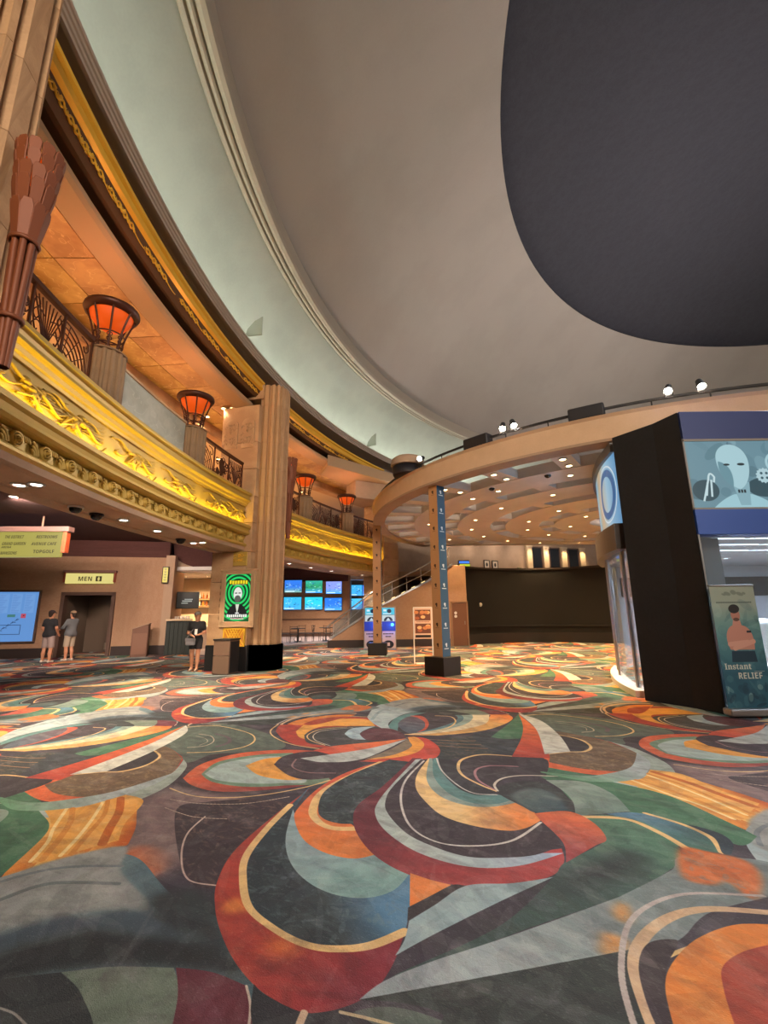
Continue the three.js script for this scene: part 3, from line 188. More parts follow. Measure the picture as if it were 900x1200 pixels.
// the dyes as they look woven: dark yarns deeper, every hue a little stronger
const dye = (c) => {
  const v = [1, 3, 5].map((i) => parseInt(c.slice(i, i + 2), 16)), l = (0.3 * v[0] + 0.59 * v[1] + 0.11 * v[2]) / 255, k = l < 0.3 ? 0.74 : l < 0.42 ? 0.84 : 0.95;
  return `rgb(${v.map((q) => Math.max(0, Math.min(255, k * (l * 255 + (q - l * 255) * 1.08))) | 0).join(',')})`;
};
function carpetCanvas() {
  const W = 2048, det = LU[0] * LB[1] - LU[1] * LB[0];
  return canvas(W, W, (g) => {
    g.fillStyle = '#38323a'; g.fillRect(0, 0, W, W);
    const sx = LB[1] / det * W, sy = -LB[0] / det * W, tx = -LU[1] / det * W, ty = LU[0] / det * W;
    const X = (x, f) => x * sx + f * sy, Y = (x, f) => W - (x * tx + f * ty), K = W / 5.3;
    function path(curves, fill) {
      g.beginPath(); let first = true;
      for (const c of curves) {
        const n = c.length / 2, P = (i) => { i = Math.max(0, Math.min(n - 1, i)); return [X(c[2 * i], c[2 * i + 1]), Y(c[2 * i], c[2 * i + 1])]; };
        const loop = curves.length === 1 && fill, Q = loop ? (i) => P(((i % n) + n) % n) : P;
        const [x0, y0] = Q(0); first ? g.moveTo(x0, y0) : g.lineTo(x0, y0); first = false;
        for (let i = 0; i < (loop ? n : n - 1); i++) { const a = Q(i - 1), b = Q(i), d = Q(i + 1), e = Q(i + 2); g.bezierCurveTo(b[0] + (d[0] - a[0]) / 6, b[1] + (d[1] - a[1]) / 6, d[0] - (e[0] - b[0]) / 6, d[1] - (e[1] - b[1]) / 6, d[0], d[1]); }
      }
    }
    CARPET.forEach((s, k) => {
      const xs = [], ys = []; for (const c of s.p) for (let i = 0; i < c.length; i += 2) { xs.push(X(c[i], c[i + 1])); ys.push(Y(c[i], c[i + 1])); }
      const x0 = Math.min(...xs) - 60, x1 = Math.max(...xs) + 60, y0 = Math.min(...ys) - 60, y1 = Math.max(...ys) + 60;
      for (let i = Math.floor(-x1 / W); i <= Math.ceil((W - x0) / W); i++) for (let j = Math.floor(-y1 / W); j <= Math.ceil((W - y0) / W); j++) {
        if (x1 + i * W < 0 || x0 + i * W > W || y1 + j * W < 0 || y0 + j * W > W) continue;
        g.save(); g.translate(i * W, j * W); seed = 1000 + k * 37;
        if (s.w) { g.strokeStyle = dye(s.c); g.lineWidth = s.w * K; g.lineCap = 'round'; g.setLineDash(s.d ? [7, 5] : []); path(s.p); g.stroke(); } else {
          let fs = dye(s.c);
          if (s.g) { const q = s.g; fs = g.createLinearGradient(X(q[1], q[2]), Y(q[1], q[2]), X(q[3], q[4]), Y(q[3], q[4])); fs.addColorStop(0, dye(s.c)); fs.addColorStop(1, dye(q[0])); }
          if (s.s) g.filter = `blur(${s.s}px)`; g.fillStyle = fs; path(s.p, true); g.fill(); g.filter = 'none';
          if (s.m) {
            g.clip(); const nB = Math.min(4000, (x1 - x0) * (y1 - y0) / 220 * s.m[1]);
            g.fillStyle = dye(s.m[0]);
            for (let b = 0; b < nB; b++) { g.globalAlpha = rr(0.06, 0.3); g.beginPath(); const a = rr(0, 3.1); g.ellipse(rr(x0, x1), rr(y0, y1), rr(3, 22), rr(1.5, 6), a, 0, 6.3); g.fill(); }
          }
        }
        g.restore();
      }
    });
    // brush-like unevenness of the dye, and the woven grain
    seed = 55;
    for (let i = 0; i < 5200; i++) { g.fillStyle = rnd() < 0.72 ? '#140e12' : '#d8d4cc'; g.globalAlpha = rr(0.015, 0.06); const x = rnd() * W, y = rnd() * W, a = rr(0, 3.1), p = rr(20, 110), q = rr(4, 26); for (const [i2, j2] of [[0, 0], [W, 0], [-W, 0], [0, W], [0, -W]]) { g.beginPath(); g.ellipse(x + i2, y + j2, p, q, a, 0, 6.3); g.fill(); } }
    seed = 99; g.globalAlpha = 0.06;
    for (let i = 0; i < 40000; i++) { g.fillStyle = rnd() < 0.5 ? '#000' : '#fff'; g.fillRect(rnd() * W, rnd() * W, 3, 3); }
    g.globalAlpha = 1;
  });
}
{
  const t = tex(carpetCanvas()); t.anisotropy = 8;
  const m = new THREE.MeshStandardMaterial({ map: t, roughness: 0.95, bumpMap: bumpTex(256, [[128, 1], [256, 1]], 7, 12), bumpScale: 0.002 });
  const x0 = -30, x1 = 56, f0 = -34, f1 = 48, g = new THREE.BoxGeometry(x1 - x0, 0.3, f1 - f0); g.translate((x0 + x1) / 2, -0.15, -(f0 + f1) / 2);
  const p = g.attributes.position, u = g.attributes.uv, det = LU[0] * LB[1] - LU[1] * LB[0];
  for (let i = 0; i < p.count; i++) { const x = p.getX(i), f = -p.getZ(i); u.setXY(i, (x * LB[1] - f * LB[0]) / det, (-x * LU[1] + f * LU[0]) / det); }
  struct('floor', 'patterned lobby carpet of swirling red, orange, teal and plum crescents', 'carpet', g, m);
}
// pale stone floor in front of the screens and of the bar
const tileMat = M(0xffffff, 0.45, 0, { map: toneTex(256, [[8, 1], [64, 1]], 43, '#a79a9e', '#b7abb0', 0.5) });
struct('floor_tile', 'pale lilac stone floor below the wall of screens', 'floor', (() => { const g = ext([[-13, 24.2], [-4.9, 24.2], [-2.9, 26.5], [-2, 33.4], [-13, 33.4]], 0.03); g.rotateX(-Math.PI / 2); g.translate(0, 0.013, 0); return g; })(), tileMat);
struct('floor_tile_bar', 'pale stone floor at the bar counter', 'floor', (() => { const g = ext([[-9.2, 20.2], [-6.2, 18.4], [-5.2, 18.4], [-5.2, 24.1], [-9.2, 24.1]], 0.03); g.rotateX(-Math.PI / 2); g.translate(0, 0.013, 0); return g; })(), tileMat);

// ---------------------------------------------------------------- rotunda shell
struct('ceiling_dome', 'brown-grey plaster dome above the carved ceiling moulding', 'ceiling', arc([[27.2, 13.2], [26.85, 13.25], [26.3, 13.9], [25.2, 15.2], [23.6, 16.6], [21.7, 17.9], [19.56, 18.95]], -180, 180, 2, { smooth: true }), mat.dome);
struct('ceiling_oculus', 'round black central part of the dome ceiling', 'ceiling', arc([[19.56, 18.95], [19.6, 19.3], [17, 20.6], [12, 22.2], [6, 23.2], [0.01, 23.5]], -180, 180, 2, { smooth: true }), mat.darkDome);
struct('ceiling_cove', 'pale grey-green lit cove between cornice and ceiling moulding', 'ceiling', arc([[28.2, 9.9], [28.85, 9.9], [28.85, 10.2], [28.72, 10.8], [28.4, 11.5], [27.9, 12.2], [27.05, 12.8], [27.05, 13.25]], -180, 180, 2, { smooth: true }), mat.cove);
{
  const o = struct('trim_1', 'ring moulding of parallel ridges between cove and dome', 'moulding', arc(closed([[27.15, 12.95], [27.12, 12.72], [27.06, 12.68], [27.0, 12.7], [26.98, 12.82], [26.95, 12.82], [26.93, 12.7], [26.86, 12.67], [26.82, 12.71], [26.81, 12.82], [26.78, 12.82], [26.76, 12.69], [26.66, 12.63], [26.57, 12.67], [26.54, 12.8], [26.54, 13.26], [27.15, 13.26]]), -180, 180, 1.5), mat.moulding);
}
struct('trim_2', 'grey grooved cornice lip running round below the cove', 'cornice', arc(closed([[27.92, 9.63], [27.86, 9.63], [27.85, 9.68], [27.82, 9.69], [27.81, 9.74], [27.78, 9.75], [27.77, 9.8], [27.74, 9.81], [27.73, 9.86], [27.82, 9.9], [28.3, 9.91], [28.3, 9.87], [27.92, 9.86]]), -75, 110, 1), mat.lip);
struct('trim_3', 'deep slot between gold cornice and grey cornice lip', 'recess', arc(closed([[28.2, 9.86], [29.1, 9.86], [29.1, 9.1], [28.2, 9.1], [28.2, 9.06], [29.2, 9.06], [29.2, 9.895], [28.2, 9.895]]), -75, 110, 1.5), mat.lip);
// lamps of the cove: a glowing line behind the lip
single('cove_light', 'lamp strip hidden behind the grey cornice lip', 'cove light', arc(closed([[28.2, 9.91], [28.3, 9.91], [28.3, 9.94], [28.2, 9.94]]), -75, 110, 2), glow('#dfeee0', 2));
// the wall of the rotunda away from the balcony, and the outer wall of the floors round it
struct('wall_back', 'plain tan curved wall of the rotunda behind the platform', 'wall', arc(closed([[29.4, 0], [29.4, 9.9], [29.7, 9.9], [29.7, 0]]), 36.5, 325, 2, { caps: true }), mat.plaster);
struct('wall_outer', 'outer wall behind the side rooms', 'wall', arc(closed([[46, 0], [46, 9.9], [46.3, 9.9], [46.3, 0]]), -60, 60, 3), mat.tanWall);
struct('ceiling_roof', 'flat ceiling over the upper floor', 'ceiling', arc(closed([[30.9, 8.25], [46.2, 8.25], [46.2, 8.6], [30.9, 8.6]]), -60, 60, 2), mat.cream);
struct('floor_upper', 'upper floor behind the balcony', 'floor', arc(closed([[28.65, 4.8], [46.2, 4.8], [46.2, 5.02], [28.65, 5.02]]), -60, 35.6, 1.5), mat.plaster);
struct('ceiling_lower', 'maroon ceiling of the rooms below the gallery', 'ceiling', arc(closed([[29.2, 4.74], [46.2, 4.74], [46.2, 4.79], [29.2, 4.79]]), -60, 35.6, 1.5), mat.maroon);
struct('wall_upper', 'cream back wall of the upper gallery', 'wall', arc(closed([[34.5, 5.02], [34.5, 8.25], [34.8, 8.25], [34.8, 5.02]]), -60, 36, 2), mat.cream);

// ---------------------------------------------------------------- balcony fronts
const GOLD_TOP = [[28.62, 5.26], [27.96, 5.26], [27.93, 5.23], [27.93, 5.17], [28.0, 5.14], [28.02, 5.07], [27.97, 5.05], [27.96, 4.99], [28.04, 4.96], [28.06, 4.9], [28.1, 4.88], [28.11, 4.83], [28.16, 4.83], [28.62, 4.83]];
const GOLD_PANEL = [[28.16, 4.83], [28.16, 4.2], [28.62, 4.2], [28.62, 4.83]];
const GOLD_LEDGE = [[28.62, 4.2], [28.02, 4.2], [28.0, 4.235], [27.95, 4.24], [27.91, 4.21], [27.91, 4.14], [27.97, 4.11], [27.99, 4.05], [27.95, 4.03], [27.94, 3.98], [28.0, 3.95], [28.04, 3.94], [28.62, 3.94]];
const GOLD_FRIEZE = [[28.16, 3.94], [28.16, 3.69], [28.62, 3.69], [28.62, 3.94]];
const GOLD_FOOT = [[28.62, 3.69], [28.05, 3.69], [28.03, 3.66], [28.03, 3.62], [28.09, 3.59], [28.62, 3.59]];
const SOFFIT = [[28.09, 3.59], [28.12, 3.5], [28.2, 3.47], [28.8, 3.47], [28.82, 3.44], [29.08, 3.44], [29.14, 3.5], [29.16, 4.8], [28.66, 4.8], [28.64, 3.59]];
const goldLed = glow('#ffdc3c', 2.0);
// one rosette of the frieze: ringed boss, a fan of ribs beside it and three dashes above
function rosetteGeo() {
  const g = [box(0.52, 0.225, 0.006, -0.02, 0, 0), ring(0.092, 0.018, 0, 0, 0.014, 18, 5), ring(0.052, 0.013, 0, 0, 0.022, 14, 5), sph(0.026, 0, 0, 0.022)];
  for (let k = 0; k < 3; k++) { const R = 0.075 + k * 0.04, p = []; for (let i = 0; i <= 5; i++) { const a = (10 + i * 16) * D; p.push([-0.3 + R * Math.cos(a) + 0.02, -0.115 + R * Math.sin(a) * 1.25, 0.012]); } g.push(tube(p, 0.013, 8, 4)); }
  for (let k = 0; k < 3; k++) g.push(tube([[0.12 + k * 0.045, 0.1, 0.012], [0.15 + k * 0.045, 0.06, 0.014], [0.17 + k * 0.05, 0.03, 0.012]], 0.011, 4, 4));
  return mg(g);
}
const rosette = rosetteGeo(); rosette.scale(1, 1, 2.6);
// raised ornament of the panel: a clustered sunflower-like figure with trailing stems and ray lines
function figureGeo(s) {
  seed = 300 + s * 17; const g = [];
  for (let k = 0; k < 9; k++) g.push(sph(rr(0.035, 0.06), rr(-0.16, 0.16), rr(-0.09, 0.13), 0.025, 1.2, 0.8, 0.8, 8));
  for (let k = 0; k < 5; k++) { const x = rr(-0.15, 0.12); g.push(tube([[x, 0.02, 0.03], [x + rr(-0.1, 0.1), rr(-0.12, -0.05), 0.045], [x + rr(-0.16, 0.18), rr(-0.26, -0.16), 0.02]], 0.018, 6, 5)); }
  g.push(tube([[-0.62, 0.1, 0.01], [-0.42, 0.16, 0.02], [-0.22, 0.06, 0.03], [0, 0.04, 0.04], [0.22, 0, 0.03], [0.45, -0.1, 0.02], [0.6, -0.06, 0.01]], 0.02, 24, 5));
  g.push(tube([[0.1, 0.1, 0.02], [0.3, 0.16, 0.02], [0.5, 0.1, 0.015]], 0.014, 8, 5));
  g.push(tube([[-0.2, -0.04, 0.03], [-0.35, -0.14, 0.02], [-0.48, -0.12, 0.015], [-0.42, -0.06, 0.015]], 0.016, 8, 5));
  return mg(g);
}
const raysGeo = (() => { const g = []; for (let k = 0; k < 5; k++) g.push(bar([-0.05, -0.03 + k * 0.035, 0.006], [0.5, 0.02 + k * 0.055, 0.006], 0.008, 4)); g.push(tube([[0.2, -0.22, 0.006], [0.32, -0.1, 0.008], [0.44, -0.16, 0.008], [0.58, -0.04, 0.006]], 0.01, 8, 4)); return mg(g); })();
const figures = [0, 1, 2].map(figureGeo); figures.forEach((g) => g.scale(1.25, 0.88, 1.45)); raysGeo.scale(1.1, 1.1, 2);
function onArc(parent, name, geo, m, t, R, y, rz = 0) { const o = part(parent, name, geo, m); o.position.copy(pol(t, R, y)); o.rotation.set(0, turnAt(t), rz, 'YXZ'); return o; }
function balcony(label, t0, t1, figs, lights = true) {
  const b = thing('gilded_balcony', label, 'balcony');
  part(b, 'cornice', arc(closed(GOLD_TOP), t0, t1, 0.75, { caps: true }), mat.gold);
  const p = part(b, 'relief_panel', arc(closed(GOLD_PANEL), t0, t1, 0.75, { caps: true }), mat.gold);
  part(b, 'ledge', arc(closed(GOLD_LEDGE), t0, t1, 0.75, { caps: true }), mat.gold);
  const f = part(b, 'frieze', arc(closed(GOLD_FRIEZE), t0, t1, 0.75, { caps: true }), mat.gold);
  part(b, 'foot_moulding', arc(closed(GOLD_FOOT), t0, t1, 0.75, { caps: true }), mat.gold);
  part(b, 'soffit', arc(closed(SOFFIT), t0, t1, 0.75, { caps: true }), mat.plaster);
  part(b, 'light_strip', arc(closed([[28.05, 4.2], [28.13, 4.2], [28.13, 4.212], [28.05, 4.212]]), t0 + 0.2, t1 - 0.2, 0.75), goldLed).userData.label = 'glowing yellow light strip on the ledge';
  figs.forEach((t, i) => { onArc(p, 'relief_figure', figures[i % 3], mat.gold, t, 28.15, 4.57, -0.06); onArc(p, 'relief_rays', raysGeo, mat.gold, t + 0.5, 28.155, 4.5); });
  for (let t = t0 + 0.35; t < t1 - 0.3; t += 1.165) onArc(f, 'rosette', rosette, mat.gold, t, 28.15, 3.815);
  if (lights) for (let t = t0 + 1.2; t < t1 - 0.6; t += 2.4) area(pol(t, 28.02, 4.26), pol(t, 28.17, 4.7), 1.15, 0.05, 0xffdc38, 36);
  return b;
}
balcony('gold balcony front left of the near column', -31, -11.05, [-14, -17, -20]);
balcony('gold carved balcony front between the near column and the poster pillar', -7.95, 11.45, [-4.9, -2.9, 0.65, 4.26, 8.26, 10.5]);
balcony('gold carved balcony front right of the poster pillar', 14.45, 33.05, [16.6, 19.6, 22.8, 26.3, 30]);

// ---------------------------------------------------------------- upper band over the gallery
function upperBand(label, t0, t1, gars) {
  const b = thing('gallery_cornice', label, 'cornice');
  part(b, 'edge_beam', arc(closed([[28.78, 8.3], [28.74, 8.24], [28.3, 8.27], [28.22, 8.31], [28.19, 8.37], [28.22, 8.41], [28.78, 8.44]]), t0, t1, 1, { caps: true }), mat.pinkPlaster);
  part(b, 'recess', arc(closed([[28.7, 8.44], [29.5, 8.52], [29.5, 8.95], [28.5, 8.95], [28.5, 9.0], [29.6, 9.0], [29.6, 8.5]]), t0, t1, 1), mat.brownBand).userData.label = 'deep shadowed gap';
  const w = part(b, 'band', arc(closed([[28.2, 8.62], [28.1, 8.6], [27.99, 8.7], [27.93, 8.81], [28.5, 8.81], [28.5, 8.64]]), t0, t1, 1), mat.brownBand);
  w.userData.label = 'dark brown curved band';
  part(b, 'gilded_moulding', arc(closed([[27.93, 8.8], [27.85, 8.82], [27.84, 8.88], [27.88, 8.9], [27.87, 9.0], [27.81, 9.03], [27.8, 9.09], [27.9, 9.13], [28.5, 9.15], [28.5, 8.8]]), t0, t1, 1, { caps: true }), mat.goldBright);
  gars.forEach((t) => onArc(w, 'garland', garland, mat.goldBright, t, 28.0, 8.71));
  return b;
}
const garland = (() => {
  const g = []; seed = 812;
  for (const s of [0, 1]) { const p = []; for (let i = 0; i <= 8; i++) p.push([-0.3 + i * 0.075, (i % 2 ? 1 : -1) * (s ? 0.035 : -0.035), 0.015 + 0.01 * s]); g.push(tube(p, 0.013, 40, 5)); }
  g.push(tube([[0.28, 0, 0.01], [0.5, -0.02, 0.008], [0.75, 0.03, 0.008]], 0.009, 10, 4), tube([[-0.3, 0, 0.01], [-0.45, 0.05, 0.008], [-0.6, 0.02, 0.008]], 0.009, 10, 4));
  for (let k = 0; k < 6; k++) g.push(sph(0.026, rr(-0.25, 0.25), rr(-0.03, 0.04), 0.02, 1, 0.8, 0.8, 6));
  return mg(g).scale(1.5, 1.35, 1.5);
})();
upperBand('brown and gilded cornice left of the near column', -31, -10.6, []);
upperBand('brown and gilded cornice over the gallery left of the poster pillar', -8.4, 11.9, [-6.4, -4.7, -2.6, 0.1, 3.2, 5.6, 8.2, 10.6]);
upperBand('brown and gilded cornice over the gallery right of the poster pillar', 14.1, 33.2, [15.6, 18, 20.6, 23.2, 25.8, 28.4, 31]);

// ---------------------------------------------------------------- gallery ceiling: marbled panels, each its own piece
function marbleTex(s0, c0, c1, vein) {
  return tex(canvas(256, 256, (g) => {
    const f = noiseField(256, [[3, 2], [8, 1.4], [24, 0.7]], s0), im = g.createImageData(256, 256), A = new THREE.Color(c0), B = new THREE.Color(c1), E = new THREE.Color(vein), S = (v) => 255 * (v <= 0.0031308 ? v * 12.92 : 1.055 * v ** (1 / 2.4) - 0.055);
    for (let i = 0; i < 65536; i++) { const x = i % 256, y = i >> 8, v = f[i], w = Math.max(0, 1 - Math.abs(Math.sin((x * 0.5 + y) * 0.045 + v * 11)) * 7) * 0.6, t = Math.min(1, Math.max(0, (v - 0.5) * 2.4 + 0.5)); ['r', 'g', 'b'].forEach((k, j) => { im.data[i * 4 + j] = S((A[k] * (1 - t) + B[k] * t) * (1 - w) + E[k] * w); }); im.data[i * 4 + 3] = 255; }
    g.putImageData(im, 0, 0);
  }), true, 0.6, 0.6);
}
const marbleIn = [1, 2].map((s) => M(0xffffff, 0.5, 0, { map: marbleTex(50 + s, '#a88340', '#cbaa62', '#ead69a') }));
const marbleOut = [1, 2].map((s) => M(0xffffff, 0.5, 0, { map: marbleTex(60 + s, '#a3784c', '#c49c68', '#e6c792') }));
{
  const c = struct('ceiling_gallery', 'marbled panel ceiling of the upper gallery', 'ceiling', arc(closed([[28.74, 8.34], [30.45, 8.34], [30.45, 8.5], [28.74, 8.5]]), -31, 36, 1.5), M('#6b4a2c', 0.8));
  let k = 0;
  for (let t = -31.2; t < 35; t += 2.5, k++) {
    part(c, numbered('marble_panel'), arc(closed([[28.8, 8.3], [29.58, 8.3], [29.58, 8.345], [28.8, 8.345]]), t + 0.025, t + 2.475, 0.85, { caps: true }), marbleOut[k % 2]);
    part(c, numbered('marble_panel'), arc(closed([[29.6, 8.3], [30.36, 8.3], [30.36, 8.345], [29.6, 8.345]]), t + 0.025, t + 2.475, 0.85, { caps: true }), marbleIn[k % 2]);
  }
  struct('trim_4', 'tan beam along the inner side of the gallery ceiling', 'beam', arc(closed([[30.37, 8.32], [30.37, 7.98], [30.42, 7.92], [30.85, 7.92], [30.9, 7.98], [30.9, 8.32]]), -31, 35, 1, { caps: true }), mat.stone);
}

// ---------------------------------------------------------------- pillars
const fluteGeo = (w, h, y, z0, z1) => {   // half-octagonal fluted shaft: stepped ribs from z0 to z1
  const p = [[-w / 2, z0]], n = 9;   // outline of ribs and grooves round a flattened half ellipse
  for (let k = 0; k < n; k++) for (const [e, d] of [[0.06, 0], [0.3, 1], [0.7, 1], [0.94, 0]]) { const a = Math.PI * (1 - (k + e) / n), r = d ? 1 : 0.87, q = 0.55; p.push([w / 2 * r * Math.sign(Math.cos(a)) * Math.abs(Math.cos(a)) ** q, z0 + (z1 - z0) * r * Math.abs(Math.sin(a)) ** 0.7]); }
  p.push([w / 2, z0]); const g = ext(p, h, 0.004); g.rotateX(-Math.PI / 2); g.scale(1, 1, -1); g.translate(0, y + h / 2, 0); const i = g.index; if (i) g.computeVertexNormals(); const q = prep(g), P = q.attributes.position; for (let t = 0; t < P.count; t += 3) { const x = P.getX(t), yy = P.getY(t), z = P.getZ(t); P.setXYZ(t, P.getX(t + 1), P.getY(t + 1), P.getZ(t + 1)); P.setXYZ(t + 1, x, yy, z); } q.computeVertexNormals(); return q;
};
function pillar(label, t, fluted = true) {
  const P = thing('pillar', label, 'pillar', pol(t, 28.2), turnAt(t));
  const heights = [0.72, 1.62, 2.55, 3.45, 4.35, 5.2, 6.1, 7.0, 8.28];
  part(P, 'plinth', fluted ? [rbox(1.48, 0.72, 1.36, 0, 0.36, -0.3, 0.02), ext([[-0.62, 0.2], [0.62, 0.2], [0.62, 0.62], [0.46, 0.9], [0.18, 1.06], [-0.18, 1.06], [-0.46, 0.9], [-0.62, 0.62]], 0.72, 0.01).rotateX(-Math.PI / 2).scale(1, 1, -1).translate(0, 0.36, 0)] : [rbox(1.48, 0.72, 1.36, 0, 0.36, -0.3, 0.02)], mat.black).userData.label = 'black polished stone base';
  for (let k = 0; k < heights.length - 1; k++) {
    const a = heights[k], h = heights[k + 1] - a - 0.012;
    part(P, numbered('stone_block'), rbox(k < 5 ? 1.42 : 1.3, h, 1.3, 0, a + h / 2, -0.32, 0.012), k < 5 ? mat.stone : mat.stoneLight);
    if (fluted) part(P, numbered('fluted_block'), fluteGeo(1.0, h + 0.008, a, 0.3, 0.98), mat.stone);
  }
  const h = 9.02 - 8.28;
  if (fluted) part(P, 'fluted_head', fluteGeo(1.0, h, 8.28, 0.3, 0.98), mat.stone);
  part(P, 'head_slab', [rbox(1.1, 0.5, 0.6, 0, 8.78, 0.1, 0.02)], mat.stone);
  for (const s of [-1, 1]) for (const z of [-0.62, -0.02]) { const q = part(P, 'relief_plaque', plaqueGeo, mat.stoneLight); q.rotation.y = s * Math.PI / 2; q.position.set(s * 0.66, 7.2, z); }
  return P;
}
const plaqueGeo = (() => {
  seed = 420; const g = [rbox(0.46, 0.8, 0.05, 0, 0, 0, 0.02), cyl(0.23, 0.23, 0.05, 0, 0, 0, 20).rotateX(Math.PI / 2).translate(0, 0.4, -0.025)];
  for (let k = 0; k < 22; k++) { const x = rr(-0.14, 0.14), y = rr(-0.32, 0.42), a = rr(0, 6); g.push(tube([[x, y, 0.03], [x + 0.08 * Math.cos(a), y + 0.08 * Math.sin(a), 0.045], [x + 0.12 * Math.cos(a + 1), y + 0.12 * Math.sin(a + 1), 0.03]], 0.018, 5, 4)); }
  return mg(g);
})();
const pillarA = pillar('tall fluted stone column at the left edge of the picture', -9.5);
const pillarB = pillar('tall fluted stone pillar with a green poster screen, black base', 12.95);
const pillarC = pillar('stone pillar at the far end of the balcony behind the dotted post', 34.6, false);

// ---------------------------------------------------------------- pedestals, torch lamps and railings
const torchGlass = new THREE.MeshStandardMaterial({ color: '#b0480e', emissive: '#ff5a0c', emissiveIntensity: 0.5, roughness: 0.6, side: THREE.DoubleSide });
function torchLamp(label, t) {
  const L = thing('torch_lamp', label, 'lamp', pol(t, 28.28, 6.224), turnAt(t), 'torch lamps of the gallery');
  part(L, 'rim', lathe([[0.36, 0.74], [0.43, 0.76], [0.46, 0.82], [0.45, 0.87], [0.38, 0.86], [0.36, 0.8], [0.36, 0.74]], 28), mat.bronze);
  part(L, 'bowl', lathe([[0.02, 0.44], [0.12, 0.46], [0.24, 0.54], [0.33, 0.66], [0.36, 0.8]], 24), torchGlass).userData.label = 'glowing orange glass bowl';
  for (let k = 0; k < 8; k++) { const a = k * 45 * D + 0.2, c = Math.cos(a), s = Math.sin(a); part(L, 'rib', tube([[0.2 * c, 0, 0.2 * s], [0.24 * c, 0.3, 0.24 * s], [0.32 * c, 0.58, 0.32 * s], [0.4 * c, 0.78, 0.4 * s]], 0.018, 10, 5), mat.bronze); }
  for (const [r, y] of [[0.22, 0.12], [0.25, 0.33]]) { const g = new THREE.TorusGeometry(r, 0.014, 5, 24); g.rotateX(Math.PI / 2); part(L, 'hoop', mv(g, 0, y, 0), mat.bronze); }
  const sc = []; for (let k = 0; k < 8; k++) { const a = (k * 45 + 22) * D + 0.2; for (const y of [0.18, 0.27]) { const g = new THREE.TorusGeometry(0.04, 0.009, 4, 10); g.translate(0, y, 0.235); g.rotateY(a); sc.push(g); } }
  part(L, 'scrollwork', sc, mat.bronze);
  part(L, 'foot', lathe([[0, 0], [0.22, 0], [0.24, 0.03], [0.2, 0.05], [0, 0.05]], 20), mat.bronze);
  point(pol(t, 28.28, 6.95), 0xffdcb0, 3, 5);
  return L;
}
function pedestal(label, t) {
  const p = thing('pedestal', label, 'pedestal', pol(t, 28.28, 5.26), turnAt(t), 'stone pedestals of the torch lamps');
  const g = [cyl(0.3, 0.3, 0.9, 0, 0, 0, 20)]; for (let k = 0; k < 14; k++) { const a = k / 14 * 2 * Math.PI; g.push(cyl(0.04, 0.04, 0.9, 0.29 * Math.cos(a), 0, 0.29 * Math.sin(a), 8)); }
  part(p, 'shaft', g, mat.stoneDark); part(p, 'cap', lathe([[0, 0.9], [0.33, 0.9], [0.34, 0.93], [0.3, 0.96], [0, 0.96]], 20), mat.stoneDark);
}
[[-1.35, 'left of the etched grey parapet panel'], [5.68, 'right of the etched grey parapet panel'], [20.3, 'nearer of the two right of the poster pillar'], [27.5, 'farther of the two right of the poster pillar']].forEach(([t, w]) => {
  pedestal(`fluted stone pedestal on the balcony, ${w}`, t); torchLamp(`orange torch lamp in a bronze cage, ${w}`, t);
});
